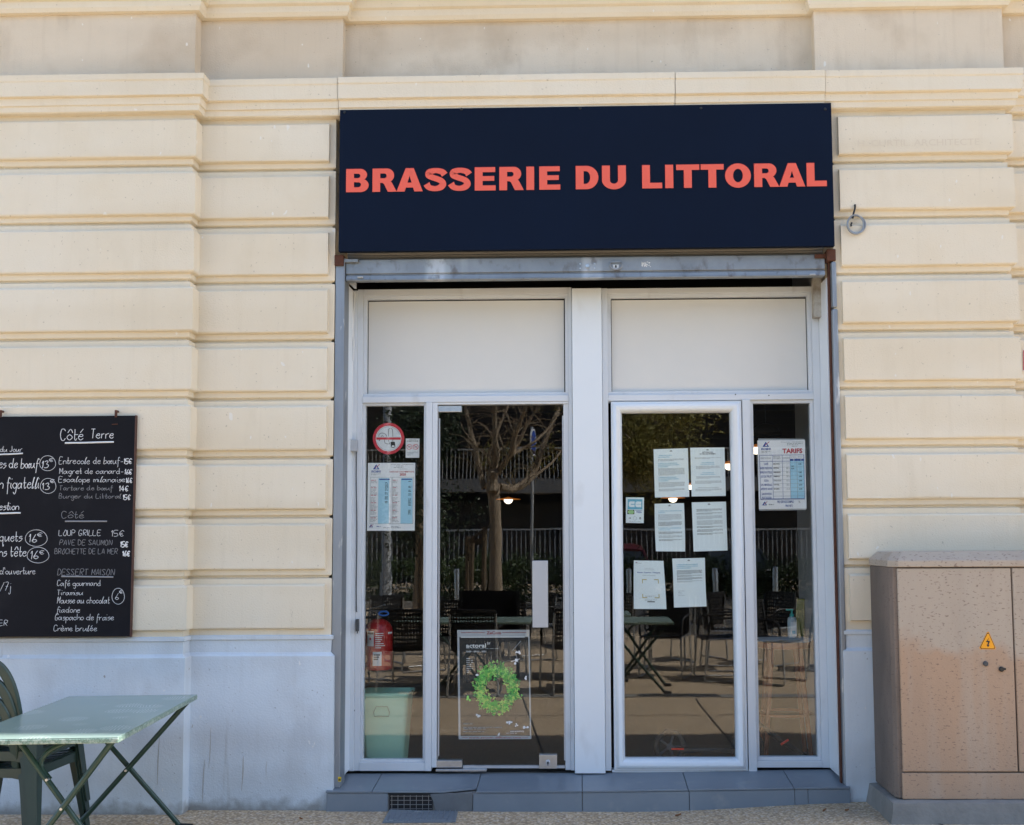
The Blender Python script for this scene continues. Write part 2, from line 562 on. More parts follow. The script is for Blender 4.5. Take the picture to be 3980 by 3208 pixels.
a.sweep([(-9, YA), (XA, YA), (XA, YB + .02)], margin_profile(BOTS, CTOP, PLT - .01, True), jit=.0022, seed=1)
a.build('pilaster', M['plaster'], bld)
b_ = MB()
b_.sweep([(XA - .02, YB), (XB, YB), (XB, .40)], margin_profile(BOTS, CTOP, PLT - .01, False), jit=.002, seed=2)
for k, (lo, hi) in enumerate(courses(BOTS, CTOP, 0)):
    b_.sweep([(XA - .02, YB), (XB - .036, YB)], boss_profile(hi, lo), jit=.0022, seed=3 + k, cap=True)
b_.build('pilaster', M['plaster'], bld)
c_ = MB()
c_.sweep([(XC, .40), (XC, YB), (XE, YB), (XE, YD + .02)], margin_profile(BOTC, CTOP, PLC - .01, False), jit=.002, seed=20)
for k, (lo, hi) in enumerate(courses(BOTC, CTOP, 0)):
    c_.sweep([(XC + .042, YB), (XE, YB), (XE, YD + .02)], boss_profile(hi, lo), jit=.0026, seed=23 + k, cap=True)
c_.build('pilaster', M['plaster'], bld)
d_ = MB()
d_.sweep([(XE - .02, YD), (9, YD)], margin_profile(BOTC, CTOP, PLC - .01, True), jit=.002, seed=41)
d_.build('end_wall', M['plaster'], bld)
# cornice above the courses, broken back at every corner; a repaired length over the sign
def cornice_profile(e=0):
    return [(-.03, 4.275), (.05 + e, 4.268), (.066 + e, 4.260), (.066 + e, 4.226), (.061 + e, 4.218), (.060 + e, 4.136), (.052 + e, 4.131), (.041 + e, 4.129),
            (.039 + e, 4.088), (.030 + e, 4.083), (.028 + e, 4.052), (.02 + e, 4.046), (-.03, 4.044)]
f = MB()
f.sweep([(-9, YA), (XA, YA), (XA, YB), (-1.412, YB)], cornice_profile(.018), jit=.0025, seed=60)
f.sweep([(1.462, YB), (XE, YB), (XE, YD), (9, YD)], cornice_profile(.016), jit=.0028, seed=61, cap=True)
f.sweep([(-1.408, YB), (.58, YB)], cornice_profile(.026), jit=.0018, seed=62, cap=True)
f.sweep([(.584, YB), (1.459, YB)], cornice_profile(.023), jit=.0018, seed=63, cap=True)
f.build('cornice', M['plaster'], bld)
h = MB()
h.sweep([(-9, YA), (XA, YA), (XA, YB), (-1.40, YB), (-1.40, .07), (1.42, .07), (1.42, YB), (XE, YB), (XE, YD), (9, YD)],
        [(0, 4.70), (0, 4.24)], jit=.003, seed=70)
h.build('frieze', M['frieze'], bld)
h = MB()
h.sweep([(-9, YA), (XA, YA), (XA, YB), (-1.40, YB), (-1.40, .07), (1.42, .07), (1.42, YB), (XE, YB), (XE, YD), (9, YD)],
        [(-.05, 5.3), (.30, 5.28), (.30, 5.16), (.20, 5.10), (.10, 4.95), (.08, 4.80), (.062, 4.735), (.045, 4.725), (.042, 4.690), (.03, 4.667), (-.03, 4.662)], jit=.002, seed=71)
h.build('upper_moulding', M['plaster'], bld)
# pale painted plinth
pl = [(-.02, PLT + .006), (.006, PLT), (.014, PLT - .006), (.014, PLT - .022), (.004, PLT - .030), (.002, PLT - .098), (.010, PLT - .108), (.022, PLT - .118), (.023, .03), (.018, -.06)]
q = MB()
q.sweep([(-9, YA), (XA, YA), (XA, YB), (XB, YB), (XB, .30)], pl, jit=.003, seed=80)
q.sweep([(XC + .018, .30), (XC + .018, YB), (XE, YB), (XE, YD), (9, YD)], [(o, z + .02) for o, z in pl], jit=.003, seed=81)
q.build('plinth', M['plinth'], bld)
for x, ya, yb, wd_ in ((945, 700, 1005, .006), (1215, 850, 1110, .005), (1255, 660, 900, .004), (1450, 830, 1036, .007), (1592, 862, 945, .003), (1740, 1035, 1122, .004), (1150, 640, 662, .006), (625, 346, 362, .012), (1130, 300, 316, .004)):
    yy = YB - .0238 if x > 1180 else YA - .0238
    pts = [PZ(Z5, x + 1.5 * math.sin(i * .6 + x) + (yb - ya) * .03 * (5 - i) / 5, ya + (yb - ya) * i / 9, yy) for i in range(10)]
    k = MB()
    k.add([(px_ + sg_ * wd_ * (.25 + .75 * math.sin(math.pi * (i + .4) / 9.8)) * .5, yy, pz_) for i, (px_, pz_) in enumerate(pts) for sg_ in (-1, 1)], [(2 * i, 2 * i + 1, 2 * i + 3, 2 * i + 2) for i in range(9)])
    k.build('scuff_mark', M['scuff'], bld)
# solid wall behind the render, the storeys above, and the dining room
k = MB()
k.box(-9, XB - .01, .07, .40, -.05, 4.8)
k.box(XC + .01, 9, .14, .40, -.05, 4.8)
k.box(XB - .01, XC + .01, .12, .40, 3.30, 4.8)
k.box(-9, 9, -.06, .40, 4.8, 10.6)
k.build('wall', M['frieze'], bld)
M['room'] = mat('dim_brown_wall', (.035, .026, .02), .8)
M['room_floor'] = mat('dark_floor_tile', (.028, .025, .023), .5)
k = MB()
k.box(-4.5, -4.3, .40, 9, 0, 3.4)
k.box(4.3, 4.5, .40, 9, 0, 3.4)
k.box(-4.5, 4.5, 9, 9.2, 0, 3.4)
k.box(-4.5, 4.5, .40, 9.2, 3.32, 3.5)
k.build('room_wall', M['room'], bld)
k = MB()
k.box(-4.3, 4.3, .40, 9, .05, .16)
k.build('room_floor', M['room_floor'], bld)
k = MB()
k.box(-9, 9, .40, 10, 10.4, 10.6)
k.build('roof', M['concrete'], bld)

# ------------------------------------------------------------------ writing: outline lettering and a hand-drawn stroke alphabet
_tc = {}
def letters(s, bold=0.0):
    """flat mesh of a line of type, scaled so that a capital is 1 high and starting at x = 0"""
    key = (s, bold)
    if key not in _tc:
        cu = bpy.data.curves.new('line_of_type', 'FONT')
        cu.body = s
        cu.offset = bold
        cu.resolution_u = 2
        ob = bpy.data.objects.new('line_of_type', cu)
        COL.objects.link(ob)
        bpy.context.view_layer.update()
        me = ob.to_mesh()
        vs = [(v.co.x / .73, v.co.y / .73) for v in me.vertices]
        fs = [tuple(p.vertices) for p in me.polygons]
        ob.to_mesh_clear()
        bpy.data.objects.remove(ob)
        bpy.data.curves.remove(cu)
        x0 = min(v[0] for v in vs)
        x1 = max(v[0] for v in vs)
        _tc[key] = ([(x - x0, y) for x, y in vs], fs, x1 - x0)
    return _tc[key]

def arc(cx, cy, rx, ry, a0, a1, n=14):
    return [(cx + rx * math.cos(R_(a0 + (a1 - a0) * i / n)), cy + ry * math.sin(R_(a0 + (a1 - a0) * i / n))) for i in range(n + 1)]
def ribbon(pts, wd):
    ps = [Vector(p) for p in pts]
    sm, ws = [], []
    n = len(ps)
    for i in range(n - 1):
        p0, p1, p2, p3 = ps[max(0, i - 1)], ps[i], ps[i + 1], ps[min(n - 1, i + 2)]
        for k_ in range(6):
            t = k_ / 6
            sm.append(.5 * ((2 * p1) + (p2 - p0) * t + (2 * p0 - 5 * p1 + 4 * p2 - p3) * t * t + (3 * p1 - p0 - 3 * p2 + p3) * t ** 3))
            ws.append(wd[i] * (1 - t) + wd[i + 1] * t)
    sm.append(ps[-1])
    ws.append(wd[-1])
    L, Rr = [], []
    for i, p in enumerate(sm):
        t = (sm[min(i + 1, len(sm) - 1)] - sm[max(i - 1, 0)]).normalized()
        nn = Vector((-t.y, t.x)) * ws[i] / 2
        L.append(tuple(p + nn))
        Rr.append(tuple(p - nn))
    return L + Rr[::-1]
HEAVY = {
    'B': (.95, [[(0, 0), (0, 1), (.55, 1)] + arc(.58, .745, .30, .255, 88, -62) + arc(.60, .290, .35, .290, 62, -90), [(.33, .60), (.33, .795), (.50, .795)] + arc(.50, .6975, .10, .0975, 88, -88), [(.33, .205), (.33, .425), (.51, .425)] + arc(.51, .315, .12, .11, 88, -88)]),
    'R': (1.04, [[(0, 0), (0, 1), (.60, 1)] + arc(.62, .70, .31, .30, 88, -58) + [(.84, .385), (1.04, 0), (.66, 0), (.50, .33), (.43, .385), (.33, .385), (.33, 0)], [(.33, .58), (.33, .79), (.50, .79)] + arc(.50, .685, .11, .105, 88, -88)]),
    'A': (1.10, [[(0, 0), (.38, 1), (.72, 1), (1.10, 0), (.75, 0), (.695, .17), (.395, .17), (.34, 0)], [(.455, .375), (.545, .68), (.635, .375)]]),
    'S': (.94, [ribbon([(.86, .70), (.75, .825), (.47, .885), (.21, .82), (.185, .69), (.34, .59), (.58, .505), (.75, .41), (.78, .28), (.68, .16), (.45, .105), (.20, .16), (.085, .31)], [.30, .25, .21, .26, .29, .24, .24, .25, .30, .26, .21, .24, .30])]),
    'E': (.88, [[(0, 0), (0, 1), (.86, 1), (.86, .79), (.33, .79), (.33, .615), (.82, .615), (.82, .415), (.33, .415), (.33, .215), (.88, .215), (.88, 0)]]),
    'I': (.33, [[(0, 0), (0, 1), (.33, 1), (.33, 0)]]),
    'D': (.95, [[(0, 0), (0, 1), (.45, 1)] + arc(.45, .5, .50, .5, 86, -86, 24) + [(.45, 0)], [(.33, .225), (.33, .775), (.42, .775)] + arc(.42, .5, .19, .275, 86, -86) + [(.42, .225)]]),
    'U': (1.00, [[(0, 1), (.33, 1), (.33, .40)] + arc(.50, .36, .17, .14, 180, 360) + [(.67, .40), (.67, 1), (1, 1), (1, .40)] + arc(.5, .38, .5, .40, 0, -180, 24) + [(0, .40)]]),
    'L': (.84, [[(0, 0), (0, 1), (.33, 1), (.33, .235), (.84, .235), (.84, 0)]]),
    'T': (.97, [[(.32, 0), (.32, .77), (0, .77), (0, 1), (.97, 1), (.97, .77), (.65, .77), (.65, 0)]]),
    'O': (1.07, [arc(.535, .5, .535, .52, 0, 352, 40), arc(.535, .5, .205, .29, 0, 352, 30)])}
def tess(loops):
    tri = tessellate_polygon([[Vector((x, y, 0)) for x, y in l] for l in loops])
    vs = [p for l in loops for p in l]
    return vs, [tuple(t) for t in tri]

def ribbon_faces(loop):
    n_ = len(loop) // 2
    return loop, [(i, i + 1, 2 * n_ - 2 - i, 2 * n_ - 1 - i) for i in range(n_ - 1)]

# each stroke: two digits a point, column and row; baseline 3, x-height 6, capitals 9
SK = {
 'A': '03 29 43|15 35', 'B': '03 09 29 38 37 26 06|26 45 44 33 03', 'C': '48 39 19 07 05 13 33 44', 'D': '03 09 29 47 45 23 03', 'E': '49 09 03 43|06 36',
 'F': '49 09 03|06 36', 'G': '48 39 19 07 05 13 33 45 25', 'H': '09 03|49 43|06 46', 'I': '09 03', 'J': '39 34 13 04', 'L': '09 03 43', 'M': '03 09 25 49 43', 'N': '03 09 43 49',
 'O': '29 17 05 13 33 45 47 39 29', 'P': '03 09 39 48 36 06', 'R': '03 09 39 48 36 06|16 43', 'S': '48 29 08 17 35 44 23 04', 'T': '09 49|29 23', 'U': '09 04 23 44 49', 'V': '09 23 49', 'W': '09 13 27 33 49',
 'a': '45 26 05 04 13 34 46|46 44 53', 'b': '09 03|05 26 45 44 23 03', 'c': '45 26 05 04 23 44', 'd': '45 26 05 04 23 44|49 44 53', 'e': '05 35 36 16 05 04 23 44', 'f': '38 29 17 13 10|06 36',
 'g': '45 26 05 04 23 44|46 42 30 11', 'h': '09 03|05 26 45 43', 'i': '06 04 13|08 08.', 'j': '26 21 10 01|28 28.', 'l': '03 17 29 18 04 13 24', 'm': '06 03|05 16 25 23|25 46 55 53', 'n': '06 03|05 26 45 43',
 'o': '26 05 04 23 44 45 26', 'p': '06 00|05 26 45 44 23 04', 'q': '45 26 05 04 23 44|46 40 51', 'r': '06 03|05 26 36', 's': '36 16 05 35 34 13 03', 't': '19 14 23 34|06 36', 'u': '06 04 13 34 46|46 44 53', 'v': '06 23 46',
 'w': '06 13 25 33 46', 'x': '06 43|46 03', 'z': '06 46 03 43', 'k': '09 03|46 05 43', 'y': '06 24|46 20 00',
 'œ': '26 05 04 23 34 35 26|35 65 56 45 35 44 53 64', 'é': '05 35 36 16 05 04 23 44|17 39', 'è': '05 35 36 16 05 04 23 44|37 19', 'ê': '05 35 36 16 05 04 23 44|07 29 47', 'ô': '26 05 04 23 44 45 26|07 29 47',
 '1': '07 19 13', '3': '08 29 38 26 45 33 03', '4': '29 05 45|37 33', '5': '49 09 06 36 44 23 03', '6': '39 16 04 23 44 35 15 04', '7': '09 49 13|16 46', '€': '48 29 07 05 23 44|06 36|05 35', "'": '09 17', '-': '05 35', '/': '02 59'}
def strokes(s):
    out = []
    x = 0.0
    for ch in s:
        if ch == ' ':
            x += 3.2
            continue
        wd = 0
        for st in SK[ch].split('|'):
            pts = []
            for tk in st.split():
                pts.append((x + int(tk[0]) + (.15 if tk.endswith('.') and pts else 0), int(tk[1]) - 3 + (.35 if tk.endswith('.') and pts else 0)))
                wd = max(wd, int(tk[0]))
            out.append(pts)
        x += wd + (1.7 if ch.isupper() or ch.isdigit() else 1.25)
    return out, x - 1.25
def smooth_path(pts, k_=3):
    if len(pts) < 3:
        return pts
    ps = [Vector(p) for p in pts]
    n = len(ps)
    out = []
    for i in range(n - 1):
        p0, p1, p2, p3 = ps[max(0, i - 1)], ps[i], ps[i + 1], ps[min(n - 1, i + 2)]
        for j in range(k_):
            t = j / k_
            out.append(.5 * ((2 * p1) + (p2 - p0) * t + (2 * p0 - 5 * p1 + 4 * p2 - p3) * t * t + (3 * p1 - p0 - 3 * p2 + p3) * t ** 3))
    out.append(ps[-1])
    return [tuple(p) for p in out]

# faint engraved architect's name on the top course of the right pilaster
e = MB()
vs, fs, wd = letters('H. CURTIL. ARCHITECTE', .004)
x0, z0 = PZ(Z3, 1158, 880, -.02)
x1, z1 = PZ(Z3, 1885, 880, -.02)
kx, kz = (x1 - x0) / wd, .040
e.add([(x0 + x * kx, -.0288, z0 + y * kz) for x, y in vs] + [(x0 + x * kx + .001, -.0284, z0 + y * kz - .001) for x, y in vs], [t for t in fs])
M['carved'] = mat('weathered_carved_letters', (.68, .585, .45), .9)
e.build('carved_lettering', M['carved'], bld)
# ------------------------------------------------------------------ the sign
sg = thing('signboard', 'large navy signboard with coral capital letters above the entrance', 'sign', (.05, -.06, 3.65))
n = MB()
n.box(-1.400, 1.495, -.064, -.028, 3.219, 4.073)
n.build('panel', M['navy'], sg, bevel=.0015)
spans = [('B', Z2, 147, 282), ('R', Z2, 305, 449), ('A', Z2, 449, 605), ('S', Z2, 616, 747), ('S', Z2, 762, 893), ('E', Z2, 916, 1041), ('R', Z2, 1063, 1209), ('I', Z2, 1225, 1271), ('E', Z2, 1302, 1427),
         ('D', Z2, 1520, 1655), ('U', Z2, 1677, 1820), ('L', Z2, 1917, 2036), ('I', Z2, 2055, 2103), ('T', Z3, 75, 213), ('T', Z3, 222, 359), ('O', Z3, 367, 521), ('R', Z3, 541, 690), ('A', Z3, 690, 845), ('L', Z3, 855, 974)]
zb = (PZ(Z2, 200, 1142, -.066)[1] + PZ(Z3, 900, 1124, -.066)[1]) / 2
zt = (PZ(Z2, 200, 1003, -.066)[1] + PZ(Z3, 900, 985, -.066)[1]) / 2
for ch, Z, a0, a1 in spans:
    x0, x1 = PZ(Z, a0, 1070, -.066)[0], PZ(Z, a1, 1070, -.066)[0]
    wd, loops = HEAVY[ch]
    vs, fs = ribbon_faces(loops[0]) if ch == 'S' else tess(loops)
    kx, kz = (x1 - x0) / wd, zt - zb
    lt = MB()
    lt.add([(x0 + x * kx, -.0672, zb + y * kz) for x, y in vs], fs, 0)
    for lp in loops:  # rim shifted up and left, coloured as the letter's inner shadow
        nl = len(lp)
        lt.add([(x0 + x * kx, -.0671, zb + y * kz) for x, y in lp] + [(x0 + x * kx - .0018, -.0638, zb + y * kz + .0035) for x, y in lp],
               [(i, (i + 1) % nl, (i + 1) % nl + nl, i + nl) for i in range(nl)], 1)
    lt.build('letter', [M['coral'], M['letter_shadow_edge']], sg)
for Z, x, y in ((Z2, 137, 672), (Z2, 837, 654), (Z2, 1546, 648), (Z3, 222, 648), (Z3, 965, 653)):
    a, c = PZ(Z, x, y, -.064)
    s = MB()
    s.lathe([(.0085, 0), (.007, -.004), (.003, -.005)], (a, -.064, c), 12, axis='y')
    s.build('screw', M['black'], sg, smooth=True)

# ------------------------------------------------------------------ rolled-up shutter
sh = thing('roller_shutter', 'rolled up galvanised steel shutter under the navy signboard', 'roller shutter', (.04, .06, 3.1))
s = MB()
for i in range(4):
    s.tube([(-1.37, .055, 3.252 - .018 * i), (1.452, .055, 3.252 - .018 * i)], .0095, 8)
M['slat'] = mat('dull_shutter_slat', (.26, .25, .23), .55, .5)
s.build('slat', M['slat'], sh, smooth=True)
s = MB()
s.prism([(.03, 3.196), (.024, 3.190), (.024, 3.108), (.034, 3.103), (.034, 3.098), (.022, 3.093), (.018, 3.072), (.026, 3.068), (.085, 3.068), (.085, 3.196)], -1.374, 1.455, axis='x')
s.box(-1.368, 1.45, .012, .026, 3.064, 3.070)
s.build('bottom_bar', M['galv'], sh, bevel=.0015)
def disc(mb, x, z, r0, y, dep, mi=0, n_=16):
    mb.lathe([(r0, 0), (r0 * .9, -dep), (r0 * .3, -dep * 1.1)], (x, y, z), n_, mi, axis='y')
lx, lz = PZ(ZD, 65, 265, .02)
s = MB()
disc(s, lx, lz, .012, .024, .008)
s.build('lock', M['steel'], sh, smooth=True)
for dx, dz in ((-.043, .014), (-.043, -.012), (.043, .014), (.043, -.012)):
    s = MB()
    disc(s, lx + dx, lz + dz, .0055, .024, .004, n_=10)
    s.build('rivet', M['steel'], sh, smooth=True)
hx, hz = PZ(ZD, 282, 262, .02)
s = MB()
s.box(hx - .034, hx + .034, .014, .024, hz + .018, hz + .026)
s.tube([(hx - .033, .017, hz + .021)] + [(hx + .036 * math.cos(t), .010, hz + .004 - .028 * math.sin(t)) for t in [math.pi - i * math.pi / 10 for i in range(11)]] + [(hx + .033, .017, hz + .021)], .0042, 8)
s.build('pull_handle', M['rail'], sh, smooth=True)
s = MB()
s.box(hx - .017, hx + .017, .0225, .024, hz - .017, hz + .007, 0)
s.box(hx - .005, hx + .004, .0218, .0225, hz - .011, hz + .004, 1)
s.build('arrow_sticker', [M['white'], M['ink']], sh)
s = MB()
ax, az = PZ(ZD, 508, 252, .02)
for i in range(46):
    x, z = ax + random.uniform(-.026, .026), az + random.uniform(-.015, .015)
    s.box(x, x + random.uniform(.002, .007), .0228 - .0001 * i / 46, .0242, z, z + random.uniform(.002, .006))
s.build('torn_sticker', M['white'], sh)
for px, m1 in ((290, 1), (1775, -1)):
    x, z = PZ(ZA if m1 > 0 else ZD, px, 347 if m1 > 0 else 332, .02)
    s = MB()
    s.box(x - .016, x + .018, .004, .026, z - .004, z + .005)
    s.build('end_stop', M['grey'], sh, bevel=.003)
# guide rails and their rusty brackets
s = MB()
s.box(-1.432, -1.377, .004, .13, .118, 3.20)
lr = s.build('guide_rail', M['rail'], sh, bevel=.004)
s = MB()
s.box(1.484, 1.517, -.012, .03, .138, 2.86)
s.box(1.486, 1.514, -.014, .03, 2.868, 3.14)
s.build('guide_rail', M['rail'], sh, bevel=.008)
s = MB()
s.box(1.474, 1.486, .022, .058, .142, 3.20)
s.box(1.461, 1.512, -.016, .06, 3.145, 3.214)
s.box(1.395, 1.47, .008, .03, 3.168, 3.192)
s.build('bracket', M['rust'], sh, bevel=.004)
s = MB()
s.box(-1.436, -1.382, -.012, .05, 3.150, 3.214)
s.build('bracket', M['rust'], sh, bevel=.004)
s = MB()
s.box(-1.385, -1.298, .002, .03, 3.172, 3.192)
s.build('bracket', M['galv'], sh, bevel=.002)
x, z = PZ(ZC, 133, 1395, 0)
s = MB()
s.box(x - .009, x + .009, .002, .004, z - .013, z + .013, 0)
for i in range(3):
    s.box(x - .006 + .0045 * i, x - .003 + .0045 * i, .0012, .002, z - .009, z + .004, 1)
tag(s.build('stickers', [M['yellow'], M['ink']]), 'small yellow sticker at the foot of the left steel guide rail', 'sticker')

# ------------------------------------------------------------------ shopfront
YF = .27
sf = thing('shopfront', 'white aluminium shopfront with two glazed bays and a blank middle post', 'shopfront', (.05, .3, .15))
fr = MB()
def bar(x0, x1, z0, z1, yf=YF, yb=.345):
    fr.box(x0, x1, yf, yb, z0, z1)
bar(-1.381, -1.352, .158, 3.062, .262)
bar(-1.3518, -1.318, .158, 3.07)                 # left bay
bar(-1.3178, -.058, 3.030, 3.07)
bar(-1.3178, -.0582, 2.366, 2.404, .266)
bar(-.0578, -.0365, .160, 3.07)
bar(-1.3178, -.9272, .158, .206, .266)
bar(-.927, -.889, .158, 2.3656, .262)
bar(.1485, .182, .160, 3.06, .262)               # right bay
bar(.1822, 1.425, 3.026, 3.06)
bar(.1822, 1.4248, 2.366, 2.402, .266)
bar(1.4252, 1.468, .176, 3.06)
bar(.993, 1.041, .150, 2.3655, .258)
bar(1.0412, 1.425, .178, .216, .266)
frame = fr.build('frame', M['alu'], sf, bevel=.002)
fr = MB()                                        # glazing beads, set back behind the frame
def bead(x0, x1, z0, z1, wd, yf=.284, yb=.33):
    fr.box(x0, x1, yf, yb, z1 - wd, z1)
    fr.box(x0, x1, yf, yb, z0, z0 + wd)
    fr.box(x0, x0 + wd, yf, yb, z0 + wd, z1 - wd)
    fr.box(x1 - wd, x1, yf, yb, z0 + wd, z1 - wd)
bead(-1.3178, -.0578, 2.4042, 3.0298, .020)
bead(.1822, 1.4248, 2.4022, 3.0258, .022)
bead(-1.3178, -.9272, .2062, 2.3658, .016)
bead(1.0412, 1.4248, .2162, 2.3658, .020)
fr.build('glazing_bead', M['alu'], frame, bevel=.002)
for Z, x, y in ((ZD, 200, 875), (ZD, 202, 1235), (ZD, 1193, 1240), (ZD, 1447, 1248), (ZE, 200, 60), (ZC, 1875, 158), (ZC, 240, 885)):
    a, c = PZ(Z, x, y, .26)
    s = MB()
    s.lathe([(.0045, .004), (.004, -.0015), (.001, -.001)], (a, .266, c), 10, axis='y')
    s.build('screw', M['darkgrey'], sf)
for x0, x1, z0, z1 in ((-1.300, -.078, 2.422, 3.012), (.2022, 1.405, 2.422, 3.006)):
    s = MB()
    s.box(x0 + .001, x1 - .001, .318, .33, z0 + .001, z1 - .001)
    s.build('gasket', M['gasket'], sf)
    s = MB()
    nx, nz = 24, 12
    vs = []
    for j in range(nz + 1):
        for i in range(nx + 1):
            u_, v_ = i / nx, j / nz
            bow = .010 * (1 - (2 * u_ - 1) ** 6) * (1 - (2 * v_ - 1) ** 6)
            sag = .003 * math.sin(u_ * 7 + x0) * (1 - v_)
            vs.append((x0 + .007 + (x1 - x0 - .014) * u_, .316 - bow * .6, z0 + .006 + (z1 - z0 - .016) * v_ - sag * v_ - (.004 * (u_ - .2) ** 2 * v_)))
    s.add(vs, [(j * (nx + 1) + i, j * (nx + 1) + i + 1, (j + 1) * (nx + 1) + i + 1, (j + 1) * (nx + 1) + i) for j in range(nz) for i in range(nx)])
    s.build('transom_panel', M['panel'], sf, smooth=True)
s = MB()
s.box(-.0345, .1465, .236, .34, .150, 3.056)
s.build('post_cover', M['pvc'], sf, bevel=.003)
s = MB()
s.box(-1.430, -1.3785, .134, .2615, .165, 3.06)
s.build('reveal_lining', M['pvc'], sf)
s = MB()
s.box(1.4685, 1.4995, .0585, .30, .178, 3.06)
s.build('reveal_lining', M['pvc'], sf)
for x0, x1, z0, z1 in ((-1.3016, -.9434, .222, 2.350), (1.0612, 1.4048, .2362, 2.3458)):
    s = MB()
    s.box(x0 + .001, x1 - .001, GLASS, GLASS + .006, z0, z1)
    s.build('window_pane', M['glass'], sf)
# frameless glass door
s = MB()
s.box(-.852, -.0935, GLASS - .01, GLASS - .002, .178, 2.345)
gd = s.build('glass_door', M['glass'], sf)
gd['label'] = 'frameless glass door with steel patch fittings'
s = MB()
s.box(-.8885, -.858, .268, .34, .178, 2.3645)
s.box(-.8885, -.0585, .272, .34, 2.3515, 2.3655)
s.box(-.0905, -.0585, .282, .34, .16, 2.3515)
s.build('door_jamb', M['alu'], gd, bevel=.002)
def zbox(Z, x0, y0, x1, y1, yf, yb, mb):
    a, c = PZ(Z, x0, y1, yf)
    a2, c2 = PZ(Z, x1, y0, yf)
    return mb.box(a, a2, yf, yb, c, c2)
s = MB()
zbox(ZB, 856, 148, 1050, 197, .285, .33, s)
s.build('hinge', M['steel'], gd, bevel=.002)
s = MB()
zbox(ZC, 848, 1256, 1044, 1308, .280, .33, s)
zbox(ZC, 848, 1322, 1225, 1338, .255, .30, s)
s.build('hinge', M['steel'], gd, bevel=.002)
s = MB()
zbox(ZC, 1050, 1294, 1616, 1313, .288, .31, s)
zbox(ZC, 1748, 1294, 1808, 1313, .288, .31, s)
s.box(-.8535, -.846, .288, .312, .24, 2.27)
s.box(-.0985, -.0915, .288, .312, .215, 2.28)
s.build('edge_seal', M['handle'], gd)
s = MB()
zbox(ZC, 1617, 1212, 1749, 1317, .280, .33, s)
lk = s.build('lock', M['steel'], gd, bevel=.002)
s = MB()
x, z = PZ(ZC, 1682, 1275, .278)
s.lathe([(.0135, .002), (.0135, -.006), (.010, -.008)], (x, .278, z + .006), 16, axis='y')
s.box(x - .0135, x + .0135, .271, .280, z - .015, z + .006)
s.lathe([(.0055, 0), (.005, -.010), (.001, -.010)], (x, .272, z + .004), 12, 1, axis='y')
s.box(x - .0022, x + .0022, .266, .272, z - .012, z + .002, 1)
s.build('keyhole', [M['handle'], M['black']], lk)
s = MB()
a, c = PZ(ZB, 1580, 1312, .24)
a2, c2 = PZ(ZC, 1674, 267, .24)
s.box(a, a2, .238, .252, c2, c)
s.box(a2, a2 + .007, .240, .262, c2, c)
for zz in (c - .05, c2 + .05):
    s.tube([((a + a2) / 2, .25, zz), ((a + a2) / 2, .30, zz)], .012, 12)
s.build('handle', M['handle'], gd, bevel=.002)
# white framed door
s = MB()
s.box(.1985, .9872, .268, .34, .160, 2.3585)
wd0 = None
def moulded(mb, x0, x1, z0, z1, wd, prof):
    """rounded frame mitred at the corners; prof [(inwards, y)]"""
    vs = []
    for t, y in prof:
        vs += [(x0 + t * wd, y, z0 + t * wd), (x1 - t * wd, y, z0 + t * wd), (x1 - t * wd, y, z1 - t * wd), (x0 + t * wd, y, z1 - t * wd)]
    fs = []
    for i in range(len(prof) - 1):
        for k_ in range(4):
            l_ = (k_ + 1) % 4
            fs.append((i * 4 + k_, i * 4 + l_, i * 4 + 4 + l_, i * 4 + 4 + k_))
    return mb.add(vs, fs)
s = MB()
moulded(s, .199, .987, .165, 2.358, .066, [(0, .33), (0, .262), (.03, .258), (.14, .258), (.16, .252), (.24, .246), (.45, .240), (.65, .244), (.85, .258), (.97, .276), (1.0, .29), (1.0, .32)])
wd0 = s.build('white_door', M['pvc'], sf, smooth=True)
wd0['label'] = 'white door with a thick rounded frame and papers on its glass'
s = MB()
s.box(.260, .926, GLASS - .005, GLASS + .001, .226, 2.296)
s.build('window_pane', M['glass'], wd0)
s = MB()
s.box(.186, .996, .2665, .34, .150, .164)
s.build('door_sill', M['alu'], wd0)
s = MB()
s.box(.1825, .992, .2815, .34, 2.359, 2.3655)
s.build('door_jamb', M['alu'], wd0)
# cable, junction box and black plug down the left edge
cb = thing('cable_run', 'pale cables with a small grey junction box beside the left glass pane', 'cable', (-1.36, .25, 1.6))
s = MB()
for px, dy, rr in ((236, 0, .004), (246, .006, .005)):
    pts = []
    for i in range(15):
        y = 455 + i * 78
        wob = 4 * math.sin(i * 1.3 + px)
        x, z = PZ(ZA, px + wob - i * 1.6, y, .245 + dy)
        pts.append((x, .245 + dy, z))
    s.tube(pts, rr, 8)
s.build('cable', M['white'], cb, smooth=True)
s = MB()
zbox(ZB, 203, 402, 262, 490, .215, .262, s)
s.build('junction_box', M['grey'], cb, bevel=.004)
pts = [PZ(ZB, 262, 495 + i * 60, .256) for i in range(21)] + [PZ(ZC, 266, 150, .256)]
s = MB()
s.tube([(x + .002 * math.sin(z * 9), .256, z) for x, z in pts], .0035, 8)
s.build('cable', M['darkgrey'], cb, smooth=True)
s = MB()
x, z = PZ(ZC, 266, 255, .25)
s.box(x - .009, x + .009, .238, .262, z - .032, z + .040)
s.tube([(x, .25, z - .03), (x, .25, z - .045)], .004, 8)
s.build('plug', M['darkgrey'], cb, bevel=.004)
x, z = PZ(ZA, 236, 405, .2)
s = MB()
s.prism([(x - .020, z + .035), (x + .022, z + .012), (x + .022, z - .022), (x + .010, z - .022), (x - .020, z + .005)], .12, .20)
tag(s.build('shutter_bracket', M['alu'], bevel=.002), 'pale angled bracket at the top left of the shopfront under the shutter', 'bracket')
s = MB()
zbox(ZD, 1790, 352, 1848, 650, .20, .26, s)
